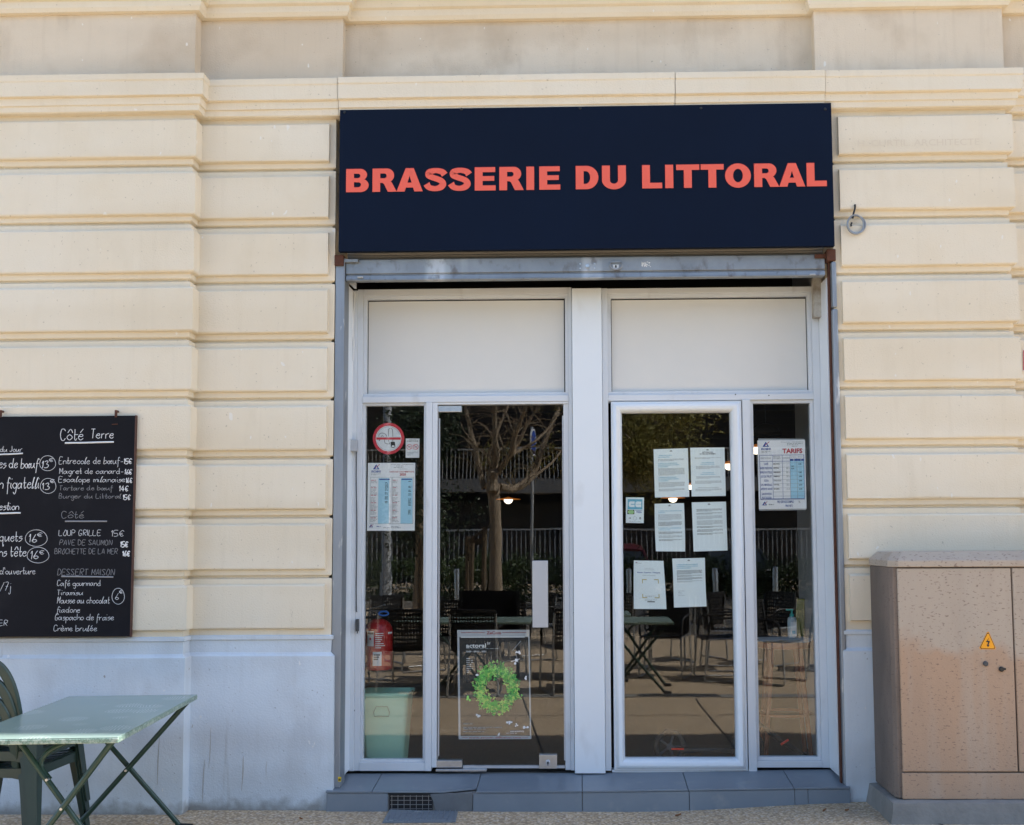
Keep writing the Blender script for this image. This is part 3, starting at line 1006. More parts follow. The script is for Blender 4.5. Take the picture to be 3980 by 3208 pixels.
tag(s.build('shutter_bracket', mat('chipped_white_paint', (.56, .55, .50), .6, 0, 1, 12, (.20, .15, .10)), bevel=.002), 'chipped off white bracket box at the top right of the shopfront', 'bracket')

# ------------------------------------------------------------------ tiled doorstep
st = thing('doorstep', 'low doorstep of slate grey tiles with a vent in its front', 'step', (0, .1, 0))
def ztop(x, y):
    return .112 + .030 * (y + .045) / .32 + .024 * min(1, max(0, (x + .2) / 1.6))
XL, XR = -1.448, 1.512
s = MB()
s.add([(x, y, z) for x in (XL + .008, XR - .008) for y, z in ((-.036, -.05), (.36, -.05), (.36, ztop(x, .36) - .026), (-.036, ztop(x, -.03) - .026))],
      [(0, 1, 2, 3), (7, 6, 5, 4), (0, 4, 5, 1), (1, 5, 6, 2), (2, 6, 7, 3), (3, 7, 4, 0)])
s.build('bed', M['concrete'], st)
joints = [XL, -1.183, -.592, .008, .603, 1.195, XR]
for i in range(6):
    s = MB()
    x0, x1 = joints[i] + .002, joints[i + 1] - .002
    y0, y1 = -.046, .275
    lo = [(x0, y0, ztop(x0, y0) - .010), (x1, y0, ztop(x1, y0) - .010), (x1, y1, ztop(x1, y1) - .010), (x0, y1, ztop(x0, y1) - .010)]
    if i == 1:                                      # the broken corner
        top = [(x0, y0), (x0 + .40, y0), (x0 + .44, y0 + .014), (x0 + .55, y0 + .048), (x1, y0 + .060), (x1, y1), (x0, y1)]
        nn_ = len(top)
        s.add([(x, y, ztop(x, y) - .010) for x, y in top] + [(x, y, ztop(x, y)) for x, y in top],
              [tuple(range(nn_ - 1, -1, -1)), tuple(range(nn_, 2 * nn_))] + [(k_, (k_ + 1) % nn_, (k_ + 1) % nn_ + nn_, k_ + nn_) for k_ in range(nn_)])
    else:
        s.hexa(lo, [(x, y, z + .010) for x, y, z in lo])
    s.build('tread_tile', M['tile'], st, bevel=.0015)
vx0, vx1 = PZ(ZC, 505, 1560, -.05)[0], PZ(ZC, 818, 1560, -.05)[0]
def riser(x0, x1):
    s.hexa([(x0, -.050, ground(x0, -.1) - .02), (x1, -.050, ground(x1, -.1) - .02), (x1, -.036, ground(x1, -.1) - .02), (x0, -.036, ground(x0, -.1) - .02)],
           [(x0, -.042, ztop(x0, -.04) - .013), (x1, -.042, ztop(x1, -.04) - .013), (x1, -.034, ztop(x1, -.04) - .013), (x0, -.034, ztop(x0, -.04) - .013)])
for x0, x1 in ((XL + .006, vx0 - .012), (-.608, .006), (.010, .607), (.611, 1.198), (1.201, 1.272), (1.275, XR - .004)):
    s = MB()
    riser(x0, x1)
    s.build('riser_tile', M['tile'], st, bevel=.001)
s = MB()                                            # mortar patch right of the vent
s.prism([(vx1 + .028, -.03), (-.612, -.03), (-.612, .106), (-.70, .100), (vx1 + .015, .098), (vx1 - .012, .096), (vx1 + .008, .05)], -.044, -.034)
s.build('mortar_patch', mat('grey_mortar', (.17, .18, .19), .8, 0, 1, 8, (.12, .125, .13), .5, 40), st, bevel=.003)
s = MB()
s.box(vx0 - .004, vx1 + .004, -.0385, -.0355, .006, .092)
s.build('vent_hole', M['black'], st)
s = MB()
zv0, zv1 = .008, .090
for i in range(7):
    x = vx0 + .012 + (vx1 - vx0 - .03) * i / 6
    s.tube([(x, -.045, zv0), (x, -.045, zv1)], .0016, 6)
for i in range(4):
    z = zv0 + .006 + (zv1 - zv0 - .012) * i / 3
    s.tube([(vx0 + .004, -.0425, z), (vx1, -.0425, z)], .0016, 6)
s.build('vent_grille', M['steel'], st)
s = MB()
px_ = [PZ(ZC, *q_, -.0)[0] for q_ in ((480, 1680), (1010, 1680), (1022, 1625), (520, 1610))]
s.hexa([(px_[0] * .97, -.30, .001), (px_[1] * .97, -.285, .001), (px_[2], -.07, .001), (px_[3], -.055, .001)],
       [(px_[0] * .97, -.30, .007), (px_[1] * .97, -.285, .007), (px_[2], -.07, .007), (px_[3], -.055, .014)], 0)
for i in range(13):
    t = (i + .5) / 13
    a0, a1 = px_[0] * .97 * (1 - t) + px_[1] * .97 * t, px_[3] * (1 - t) + px_[2] * t
    s.hexa([(a0, -.29, .007), (a0 + .004, -.29, .007), (a1 + .004, -.07, .008), (a1, -.07, .008)], [(a0, -.29, .0095), (a0 + .004, -.29, .0095), (a1 + .004, -.07, .0145), (a1, -.07, .0145)], 1)
for i in range(5):
    y = -.27 + .045 * i
    s.box(px_[0] * .97 + .03, px_[1] - .03, y, y + .004, .006, .0098 + .0005 * i, 1)
tag(s.build('metal_grate', [M['tile'], M['rail']]), 'flat bluish metal grate lying on the ground in front of the step vent', 'grate')
# ------------------------------------------------------------------ printed sheets
class Sheet:
    def __init__(s, Z, tl, tr, br, bl, y, bend=0.0, curl=0.0):
        q = [PZ(Z, *c, y) for c in (tl, tr, br, bl)]
        s.q, s.y, s.bend, s.curl = q, y, bend, curl
        s.W = math.hypot(q[1][0] - q[0][0], q[1][1] - q[0][1])
        s.H = math.hypot(q[3][0] - q[0][0], q[3][1] - q[0][1])
        s.mb = MB()
        s.lift = .0004
        s.vis = -1
    def pt(s, u, v, lift=0):
        tl, tr, br, bl = s.q
        x = (bl[0] * (1 - u) + br[0] * u) * (1 - v) + (tl[0] * (1 - u) + tr[0] * u) * v
        z = (bl[1] * (1 - u) + br[1] * u) * (1 - v) + (tl[1] * (1 - u) + tr[1] * u) * v
        x += s.curl * s.W * (math.sin(v * 3.1) * (u - .5) * 2)
        d = s.bend * ((2 * u - 1) ** 2 * .5 + .5 * math.sin(v * 5 + u * 2) ** 2)
        return (x, s.y + d - lift, z)
    def base(s, mi=0, nu=8, nv=10, thick=.0003):
        vs = [s.pt(i / nu, j / nv) for j in range(nv + 1) for i in range(nu + 1)]
        vs += [(x, y + thick, z) for x, y, z in vs]
        n = (nu + 1) * (nv + 1)
        fs = []
        for j in range(nv):
            for i in range(nu):
                k = j * (nu + 1) + i
                fs += [(k, k + 1, k + nu + 2, k + nu + 1), (n + k + nu + 1, n + k + nu + 2, n + k + 1, n + k)]
        rim = [i for i in range(nu + 1)] + [j * (nu + 1) + nu for j in range(1, nv + 1)] + [nv * (nu + 1) + i for i in range(nu - 1, -1, -1)] + [j * (nu + 1) for j in range(nv - 1, 0, -1)]
        fs += [(a, rim[(i + 1) % len(rim)], rim[(i + 1) % len(rim)] + n, a + n) for i, a in enumerate(rim)]
        s.mb.add(vs, fs, mi)
        return s
    def poly(s, uv, mi):
        s.lift += .00002
        if len(uv) > 4:
            vs, fs = tess([uv])
        else:
            vs, fs = uv, [tuple(range(len(uv)))]
        s.mb.add([s.pt(u, v, s.lift) for u, v in vs], fs, mi)
        return s
    def rect(s, u0, v0, u1, v1, mi):
        n = max(1, int(abs(u1 - u0) / .12))
        s.lift += .00002
        vs = []
        for i in range(n + 1):
            u = u0 + (u1 - u0) * i / n
            vs += [s.pt(u, v0, s.lift), s.pt(u, v1, s.lift)]
        s.mb.add(vs, [(2 * i, 2 * i + 2, 2 * i + 3, 2 * i + 1) for i in range(n)], mi)
        return s
    def text(s, t, u, v, h, mi, bold=.01, width=None, align='l'):
        vs, fs, wd = letters(t, bold)
        kx = (width / wd) if width else h * s.H / s.W
        if align == 'c':
            u -= wd * kx / 2
        elif align == 'r':
            u -= wd * kx
        s.lift += .00002
        s.mb.add([s.pt(u + x * kx, v + y * h, s.lift) for x, y in vs], fs, mi)
        return s
    def body(s, u0, u1, v, h, mi, lines=1, pitch=.02, last=.6):
        for k in range(lines):
            end = u1 if k < lines - 1 else u0 + (u1 - u0) * last
            u = u0
            s.lift += .00002
            while u < end:
                w_ = random.uniform(.018, .075)
                s.mb.add([s.pt(u, v, s.lift), s.pt(min(u + w_, end), v, s.lift), s.pt(min(u + w_, end), v + h, s.lift), s.pt(u, v + h, s.lift)], [(0, 1, 2, 3)], mi)
                u += w_ + random.uniform(.010, .018)
            v -= pitch
        s.vv = v
        return s
    def line(s, pts, wd, mi):
        """pen line of constant metric width through (u, v) points"""
        asp = s.W / s.H
        loop = ribbon([(u, v / asp) for u, v in pts], [wd] * len(pts))
        n_ = len(loop) // 2
        s.lift += .00003
        s.mb.add([s.pt(u, v * asp, s.lift) for u, v in loop], [(i, i + 1, 2 * n_ - 2 - i, 2 * n_ - 1 - i) for i in range(n_ - 1)], mi)
        return s
    def ring(s, cu, cv, r, wd, mi, a0=0, a1=360, k=28):
        """circle arc, r as a share of the width"""
        asp = s.W / s.H
        s.lift += .00003
        vs = []
        for i in range(k + 1):
            a = R_(a0 + (a1 - a0) * i / k)
            for rr in (r - wd / 2, r + wd / 2):
                vs.append(s.pt(cu + rr * math.cos(a), cv + rr * math.sin(a) * asp, s.lift))
        s.mb.add(vs, [(2 * i, 2 * i + 1, 2 * i + 3, 2 * i + 2) for i in range(k)], mi)
        return s
    def done(s, name, mats, label, cat, group=None):
        return tag(s.mb.build(name, mats), label, cat, group)

PM = [M['paper'], M['ink'], M['ink_soft'], M['ink_blue'], M['ochre'], M['ink_royal'], M['ink_red']]
GP = 'notices taped inside the white door'
YP = .3135
def crest(s):
    s.poly([(.46, .945), (.50, .940), (.545, .945), (.535, .962), (.50, .972), (.47, .962)], 2)
s = Sheet(ZE, (560, 476), (817, 469), (828, 832), (570, 838), YP, .002).base()
crest(s)
v = .855
for t in ('1- RESPECTER LE DÉLAI', "D'AUTORISATION"):
    s.text(t, .12, v, .021, 3, .02)
    v -= .037
s.body(.12, .88, v, .008, 2, 3, .017)
v = .69
for t in ('2- RESPECTER LES MESURES DE', 'SÉCURITÉ SANITAIRE DANS MON', 'ÉTABLISSEMENT'):
    s.text(t, .12, v, .021, 3, .02)
    v -= .035
s.body(.12, .88, v + .005, .008, 2, 9, .017)
v = .40
for t in ('3- RESPECTER LES RIVERAINS', "ET L'ENVIRONNEMENT DE MON", 'ÉTABLISSEMENT'):
    s.text(t, .12, v, .021, 3, .02)
    v -= .035
s.body(.12, .88, v + .005, .008, 2, 6, .018)
s.body(.12, .88, .165, .008, 2, 3, .018)
s.done('paper_notice', PM, 'white paper notice with three blue headings, upper left sheet on the white door', 'notice', GP)
s = Sheet(ZE, (835, 465), (1092, 463), (1102, 826), (845, 830), YP, .001).base()
crest(s)
s.text('AUTORISATION', .5, .895, .022, 1, .03, align='c').text('DE TERRASSE ÉPHÉMÈRE', .5, .860, .022, 1, .03, align='c')
s.body(.12, .88, .79, .007, 2, 2, .017)
s.text('Si je possède déjà une', .5, .685, .021, 3, .02, align='c').text('autorisation de terrasse :', .5, .652, .021, 3, .02, align='c')
s.body(.15, .85, .615, .007, 2, 4, .017)
s.text('Si je ne possède pas', .5, .475, .021, 3, .02, align='c').text("d'autorisation de terrasse :", .5, .442, .021, 3, .02, align='c')
s.body(.15, .85, .40, .007, 2, 3, .017)
s.body(.12, .88, .31, .007, 2, 4, .017)
s.text('Cette fiche ne vaut pas une autorisation définitive.', .5, .175, .012, 1, .01, .62, align='c')
s.body(.12, .88, .145, .007, 2, 3, .017)
s.done('paper_notice', PM, 'white paper notice with a bold black title, upper right sheet on the white door', 'notice', GP)
s = Sheet(ZE, (568, 885), (788, 880), (797, 1243), (578, 1241), YP, .006, .012).base()
crest(s)
s.text('4- RESPECTER LA SÉCURITÉ DE MA', .12, .835, .021, 3, .02, .80).text('CLIENTÈLE', .12, .80, .021, 3, .02)
s.body(.12, .90, .765, .008, 2, 7, .019)
s.body(.12, .90, .61, .008, 1, 5, .019)
s.text('5- RESPECTER LA PROPRETÉ DE', .12, .475, .021, 3, .02, .76).text("L'ESPACE OCCUPÉ", .12, .44, .021, 3, .02)
s.body(.12, .90, .40, .008, 1, 3, .019)
s.body(.12, .90, .32, .008, 2, 3, .019)
s.body(.12, .90, .24, .008, 1, 2, .019)
s.done('paper_notice', PM, 'curled white paper notice with two blue headings at middle left of the white door', 'notice', GP)
s = Sheet(ZE, (846, 874), (1103, 869), (1115, 1235), (860, 1243), YP, .001).base()
crest(s)
v = .85
for n_ in (3, 2, 4, 5, 2, 3, 2):
    v = s.body(.13, .88, v, .008, 1 if n_ < 4 else 2, n_, .019).vv - .022
s.done('paper_notice', PM, 'white paper notice of plain black paragraphs at middle right of the white door', 'notice', GP)
s = Sheet(ZE, (412, 1310), (634, 1313), (657, 1675), (412, 1673), YP, .003, .006).base()
s.rect(.06, .955, .085, .97, 5).rect(.09, .955, .115, .97, 6)
s.rect(.06, .942, .25, .948, 2)
s.text('À l\'accueil ou en boutique,', .5, .835, .012, 2, 0, align='c').text('le cahier de rappel numérique', .5, .808, .012, 2, 0, align='c')
s.text('Entrer. Scanner. Trinquer.', .5, .742, .026, 5, .025, .76, align='c').text('Simple comme bonjour', .5, .690, .017, 2, .01, .42, align='c')
for cu, cv, du, dv in ((.27, .615, 1, -1), (.80, .615, -1, -1), (.27, .225, 1, 1), (.80, .225, -1, 1)):
    s.rect(min(cu, cu + du * .15), cv, max(cu, cu + du * .15), cv + dv * .016, 4)
    s.rect(min(cu, cu + du * .022), min(cv, cv + dv * .085), max(cu, cu + du * .022), max(cv, cv + dv * .085), 4)
s.body(.36, .70, .265, .006, 2, 2, .016)
s.body(.34, .72, .185, .006, 2, 2, .016)
s.rect(.42, .14, .65, .158, 1)
s.done('paper_notice', PM, 'white paper notice with four yellow corner brackets, lower left sheet on the white door', 'notice', GP)
s = Sheet(ZE, (700, 1296), (945, 1290), (958, 1655), (713, 1663), YP, .004, -.008).base()
crest(s)
v = .86
for t in ('6- RESPECTER MES ENGAGEMENTS', 'SOUS RÉSERVE DE SANCTIONS EN', 'CAS DE MANQUEMENT'):
    s.text(t, .12, v, .021, 3, .02)
    v -= .035
v = s.body(.12, .90, v - .01, .008, 1, 5, .018).vv
v = s.body(.12, .90, v - .012, .008, 1, 2, .018).vv
v = s.body(.12, .90, v - .012, .008, 1, 3, .018).vv
s.body(.12, .90, v - .012, .008, 2, 2, .018)
for v in (.33, .30, .27, .235):
    s.body(.14, .36, v, .006, 2, 1, .01, random.uniform(.4, 1))
s.done('paper_notice', PM, 'white paper notice with one three line blue heading, lower right sheet on the white door', 'notice', GP)
# payment card sticker
s = Sheet(ZE, (353, 836), (488, 838), (486, 1030), (352, 1028), YP).base()
s.rect(.09, .53, .92, .93, 3)
for cu in (.33, .70):
    s.poly([(cu - .17, .66), (cu - .10, .62), (cu + .15, .62), (cu + .15, .84), (cu - .10, .84), (cu - .17, .80)], 0)
s.rect(.28, .715, .50, .745, 3).rect(.58, .725, .84, .74, 3)
s.rect(.08, .34, .47, .51, 1)
s.ring(.22, .425, .055, .11, 7).ring(.34, .425, .055, .11, 7)
s.text('VISA', .57, .395, .07, 5, .02, .32).rect(.52, .48, .92, .495, 5)
s.ring(.50, .18, .10, .012, 2).text('CB', .16, .165, .05, 1, .02).rect(.76, .15, .84, .23, 1).rect(.78, .17, .82, .21, 0)
s.text('Paiement sans contact', .5, .055, .025, 2, .01, .66, align='c')
s.done('card_sticker', PM + [mat('sticker_green', (.35, .60, .25), .6)], 'small blue and white payment card sticker on the white door', 'sticker')
# TARIFS board in the right pane
TM = [M['paper_cream'], M['ink'], M['ink_soft'], M['ink_royal'], M['ink_cyan'], M['ink_red'], M['grey'], M['paper_cream']]
s = Sheet(ZE, (1338, 410), (1695, 406), (1707, 921), (1350, 926), .322)
s.base()
s.lift = .0006
def union_logo(s, u, v, k):
    s.poly([(u - .07 * k, v), (u + .07 * k, v), (u, v + .075 * k)], 3).poly([(u - .018 * k, v + .012 * k), (u + .03 * k, v + .012 * k), (u + .004 * k, v + .05 * k)], 0)
    s.line([(u - .02 * k, v + .02 * k), (u + .075 * k, v + .074 * k)], .012 * k, 5)
union_logo(s, .175, .905, 1)
for i, ch in enumerate('UMIH'):
    s.rect(.075 + .052 * i, .858, .119 + .052 * i, .888, 3).text(ch, .097 + .052 * i, .863, .019, 0, .03, align='c')
s.body(.08, .28, .835, .006, 2, 2, .014)
s.text('39 Cours Julien - 13006 MARSEILLE', .96, .965, .012, 2, .01, .47, align='r').body(.62, .95, .945, .007, 2, 2, .018, .7).body(.72, .92, .905, .007, 2, 1)
s.text('TARIFS', .94, .81, .068, 5, .035, .42, align='r')
def frame_line(s, u0, v0, u1, v1, w_=.006, mi=3):
    s.rect(u0, v0, u1, v0 + w_, mi).rect(u0, v1 - w_, u1, v1, mi).rect(u0, v0, u0 + w_ * 1.4, v1, mi).rect(u1 - w_ * 1.4, v0, u1, v1, mi)
s.rect(.675, .145, .965, .715, 4)
s.rect(.815, .145, .822, .74, 2)
s.rect(.675, .695, .965, .725, 3).text('€', .745, .70, .02, 0, .02).text('€', .89, .70, .02, 0, .02)
frame_line(s, .035, .145, .97, .785)
s.rect(.035, .69, .675, .695, 3)
for u in (.305, .51, .672):
    s.rect(u, .145, u + .006, .785, 3)
for i in range(9):
    s.rect(.305, .145 + .06 * i + .04, .965, .148 + .06 * i + .04, 2)
s.text('PRESTATIONS', .06, .73, .020, 2, .01, .21).text('MARQUE', .40, .75, .018, 2, .01, align='c').text('OU VARIÉTÉ', .40, .725, .018, 2, .01, .16, align='c').text('CONTENANCE', .52, .73, .020, 2, .01, .15).text('PRIX COMPTOIR', .69, .745, .014, 2, .01, .11).text('PRIX SALLE', .84, .745, .014, 2, .01, .10)
for i, t in enumerate(('CAFÉ', 'BIÈRE PRESSION', 'BIÈRE BOUTEILLE', 'JUS DE FRUIT', 'SODA', 'EAU MINÉRALE', 'APÉRITIF ANISÉ')):
    s.text(t, .17, .640 - .0605 * i, .032, 3, .01, min(.245, .02 + .0175 * len(t)), align='c')
for i, t in enumerate(('SANDWICHS', 'PLAT DU JOUR')):
    s.text(t, .17, .205 - .055 * i, .032, 3, .01, .20, align='c')
for i, (n_, q_, p_) in enumerate((('MALONGO', '', '1,80'), ('PIETRA', '25 cl', ''), ('HEINEKEN', '25 cl', '3,00'), ('PAMPRYL', '25 cl', '3,00'), ('COCA-COLA', '33 cl', '3,00'), ('VITTEL', '25 cl', '2,50'), ('RICARD', '2 cl', '2,00'))):
    s.text(n_, .325, .645 - .0605 * i, .018, 1, .02, .014 * len(n_) + .03)
    if q_:
        s.text(q_, .59, .64 - .0605 * i, .024, 2, .01)
    if p_:
        s.text(p_, .85, .640 - .0605 * i, .020, 1, .02)
s.text('3,00', .695, .61, .018, 1, .02).text('4,60', .695, .575, .018, 1, .02)
s.rect(.035, .135, .97, .139, 3)
union_logo(s, .12, .055, .75)
s.text('PRIX SERVICE COMPRIS', .39, .085, .036, 3, .01, .34).text('%', .83, .085, .032, 2, .01).text('PRIX NETS', .56, .028, .034, 3, .01, .15).body(.21, .37, .058, .016, 2, 1)
t_ = s.done('tariff_board', TM, 'white price board headed TARIFS in red, in the right pane', 'price list')
s = Sheet(ZE, (1345, 396), (1690, 398), (1703, 932), (1352, 936), .328).base(0)
sl_ = s.mb.build('clear_sleeve', M['grey'], None)
sl_.parent = t_
# 2020 price list in the left pane
s = Sheet(ZB, (348, 579), (702, 578), (698, 1086), (340, 1087), .3185, .001).base()
union_logo(s, .175, .905, 1)
for i, ch in enumerate('UMIH'):
    s.rect(.075 + .052 * i, .858, .119 + .052 * i, .888, 3).text(ch, .097 + .052 * i, .863, .019, 0, .03, align='c')
s.body(.07, .28, .835, .006, 2, 2, .014)
s.text('39 Cours Julien - 13006 MARSEILLE', .96, .970, .014, 2, .01, .48, align='r').body(.60, .86, .950, .007, 2, 1).body(.55, .90, .93, .007, 2, 1).text('www.umih13.com', .74, .905, .013, 2, .01, align='c')
s.text('TARIFS DES CONSOMMATIONS', .975, .858, .022, 5, .01, .52, align='r').text('2020', .74, .812, .034, 5, .03, align='c')
s.rect(.225, .10, .455, .775, 4).rect(.70, .10, .95, .775, 4)
for u0 in (.055, .52):
    frame_line(s, u0, .10, u0 + .445, .79, .004, 2)
for u in (.245, .715):
    s.rect(u, .748, u + .22, .765, 3)
v = .74
for k_ in range(34):
    if k_ % 6 == 0:
        s.body(.07, .215, v, .008, 5, 1, .02, .8)
        s.body(.53, .69, v, .008, 5, 1, .02, .6)
    elif random.random() > .2:
        s.body(.07, .22, v, .006, 2, 1, .02, random.uniform(.5, 1))
        s.body(.53, .69, v, .006, 2, 1, .02, random.uniform(.4, .9))
    if (1 < k_ < 9 or k_ in (10, 11, 13, 14, 15, 17, 18)):
        s.body(.37, .43, v, .008, 1, 1, .02, 1)
    if k_ in (1, 5, 6, 8, 9, 11, 12, 15, 16, 17, 18, 19, 20, 24, 25, 26, 27):
        s.body(.86, .92, v, .008, 1, 1, .02, 1)
    v -= .0185
union_logo(s, .085, .05, .6)
s.text('UMIH 13', .20, .055, .014, 3, .03, .09).body(.34, .95, .04, .006, 2, 1).body(.50, .78, .055, .006, 2, 1)
s.done('price_list', TM, 'pale blue 2020 consumption price list taped inside the left pane', 'price list')
# no smoking stickers
s = Sheet(ZB, (384, 278), (620, 278), (620, 514), (384, 514), .3185)
NM = [M['white'], M['ink'], M['sign_red'], M['ink_soft']]
s.poly(arc(.5, .5, .497, .497, 0, 354, 60), 0)
s.lift = .0005
s.ring(.5, .5, .452, .095, 2, k=60)
s.ring(.5, .5, .375, .010, 3, 20, 160).ring(.5, .5, .375, .010, 3, 200, 340)
s.line([(.50, .56), (.50, .76), (.53, .82), (.585, .82), (.625, .76), (.635, .56)], .014, 1)
s.line([(.50, .46), (.53, .34), (.56, .32)], .014, 1).line([(.635, .46), (.64, .38)], .014, 1)
s.line([(.19, .56), (.21, .64), (.30, .675), (.40, .64), (.45, .56)], .014, 1).line([(.26, .56), (.30, .59), (.345, .56)], .014, 1)
s.line([(.19, .52), (.205, .43), (.23, .47)], .014, 1).line([(.37, .46), (.39, .36), (.47, .33), (.53, .335)], .014, 1)
s.poly([(.56, .395), (.70, .395), (.715, .27), (.575, .24)], 1)
s.poly(arc(.645, .255, .072, .050, 0, 350, 24), 1).poly(arc(.645, .255, .050, .030, 0, 350, 24), 0)
s.rect(.11, .463, .89, .537, 2)
s.done('no_smoking_sticker', NM, 'round red ringed no smoking sticker with a bent cigarette on the left pane', 'sticker')
s = Sheet(ZB, (631, 396), (734, 396), (732, 540), (630, 540), .3185).base()
s.text('INTERDICTION', .5, .915, .035, 1, .02, .50, align='c').text('DE FUMER ET DE VAPOTER', .5, .845, .042, 1, .03, .84, align='c')
for cu in (.265, .73):
    s.ring(cu, .565, .185, .035, 2).line([(cu - .13, .565 + .09), (cu + .13, .565 - .09)], .035, 2)
    s.line([(cu - .08, .545), (cu, .57), (cu + .09, .60)], .03, 1)
s.body(.10, .92, .28, .014, 3, 2, .032).body(.10, .92, .20, .014, 3, 1).body(.12, .95, .14, .018, 1, 1, .03, .3)
s.done('no_smoking_sticker', NM, 'small white sticker with two red crossed circles on the left pane', 'sticker')
# poster on the glass door
s = Sheet(ZC, (1008, 286), (1545, 284), (1558, 1096), (1018, 1098), .3115, .001)
QM = [mat('poster_black', (.012, .013, .014), .6), M['white'], M['grey'], mat('leaf_print_mid', (.13, .50, .09), .7), mat('leaf_print_bright', (.32, .72, .15), .7),
      mat('leaf_print_deep', (.04, .27, .07), .7), mat('leaf_print_yellow', (.52, .72, .16), .7), mat('dark_red_print', (.28, .03, .03), .7), M['ink_soft']]
s.base()
s.rect(0, .935, 1, 1, 2).rect(0, 0, 1, .030, 2).rect(0, .03, .028, .935, 2).rect(.982, .03, 1, .935, 2)
s.text('ZeCom', .505, .960, .028, 7, .03, .20, align='c').rect(.05, .973, .38, .978, 7).rect(.62, .973, .95, .978, 7)
s.text('www.zecom-diffusion.com', .5, .008, .017, 7, .02, .72, align='c').rect(.05, .015, .13, .019, 7).rect(.87, .015, .96, .019, 7)
s.rect(.05, .930, .935, .938, 1)
s.text('actoral', .12, .838, .040, 1, .02, .275).text('21', .41, .868, .018, 1, .03, .04)
s.body(.12, .58, .826, .005, 8, 1, .01, 1)
s.text('10/09 - 09/10 - 2021', .12, .795, .015, 1, .02, .275)
for i in range(8):
    s.body(.12, .22, .735 - .018 * i, .007, 2, 1, .02, random.uniform(.6, 1))
cu, cv = .535, .462
asp = s.W / s.H
def leaf(u, v, r, ang, mi):
    s.lift += .000004
    c_, d_ = math.cos(ang), math.sin(ang)
    pts = [(0, 0), (.55, .42), (1.0, .45), (1.25, 0), (1.0, -.45), (.55, -.42)]
    s.mb.add([s.pt(u + (x * c_ - y * d_) * r, v + (x * d_ + y * c_) * r * asp, s.lift) for x, y in pts], [(0, 1, 2, 3, 4, 5)], mi)
rng = random.Random(3)
for i in range(1000):
    a = rng.uniform(0, 2 * math.pi)
    ra = .240 + rng.gauss(0, .040)
    u, v = cu + ra * math.cos(a), cv + ra * math.sin(a) * asp * 1.06
    mi = rng.choices((3, 4, 5, 6), (5, 3 + 2 * math.sin(a), 3 + 3 * math.cos(a - .9), 1.5 - 1.2 * math.sin(a)))[0]
    for k_ in range(3):
        leaf(u, v, rng.uniform(.012, .021), a + k_ * 2.1 + rng.uniform(-.4, .4), mi)
for u, v, r in ((.12, .385, .03), (.15, .37, .03), (.28, .225, .03), (.69, .165, .03), (.72, .15, .026), (.80, .13, .022), (.93, .105, .035), (.84, .79, .03), (.80, .71, .035), (.95, .56, .025), (.55, .05, .02), (.27, .60, .025)):
    for k_ in range(3):
        leaf(u, v, r, rng.uniform(0, 6.3), 1 if u > .2 else 4)
s.line([(.76, .81), (.88, .90)], .006, 8).line([(.80, .80), (.84, .70)], .005, 2).line([(.74, .71), (.86, .735)], .007, 1)
s.body(.07, .60, .108, .006, 8, 2, .014).body(.07, .55, .07, .006, 8, 1).body(.07, .28, .14, .006, 8, 1)
s.text('www.actoral.org', .90, .070, .014, 1, .02, .19, align='r').body(.66, .90, .055, .005, 2, 1)
s.done('poster', QM, 'black poster with a green leaf wreath behind the glass door', 'poster')

# ------------------------------------------------------------------ chalk menu board
YBD = -.150
bd = thing('menu_board', 'black chalk menu board hung on the left wall above the plinth', 'menu board', (-3.1, -.14, 1.6))
s = MB()
s.box(-4.30, -2.545, YBD, -.128, .992, 2.250)
s.build('board', M['chalkboard'], bd)
s = MB()
s.box(-2.5448, -2.540, YBD - .001, -.127, .990, 2.252)
s.build('edge_strip', M['wood_edge'], bd)
def ink(name, mat_, items):
    mb = MB()
    for kind, *a in items:
        if kind == 't':
            t, x0, yb, x1, h, rr = a
            st_, wd = strokes(t)
            for pts in st_:
                ox, oy, sl = random.uniform(-.9, .9), random.uniform(-1.3, 1.3), random.uniform(.01, .06)
                px_ = [(x0 + (x1 - x0) * x / wd + random.uniform(-.9, .9) + ox + y * h * sl / 2, yb - y / 6 * h + random.uniform(-.9, .9) + oy) for x, y in smooth_path(pts)]
                q_ = [PZ(Z4, x, y, YBD) for x, y in px_]
                mb.tube([(x, YBD - .0008, z) for x, z in q_], rr, 5)
        elif kind == 'e':
            cx, cy, rx, ry, rr = a
            q_ = [PZ(Z4, cx + rx * math.cos(t_) * (1 + .03 * math.sin(3 * t_)), cy + ry * math.sin(t_), YBD) for t_ in [i * .262 for i in range(25)]]
            mb.tube([(x, YBD - .0006, z) for x, z in q_], rr, 5)
        else:
            x0, y0, x1, y1, rr = a
            q_ = [PZ(Z4, x0 + (x1 - x0) * i / 6, y0 + (y1 - y0) * i / 6 + random.uniform(-.7, .7), YBD) for i in range(7)]
            mb.tube([(x, YBD - .0004, z) for x, z in q_], rr, 5)
    mb.build(name, mat_, bd)
T_, B_ = .0012, .0018
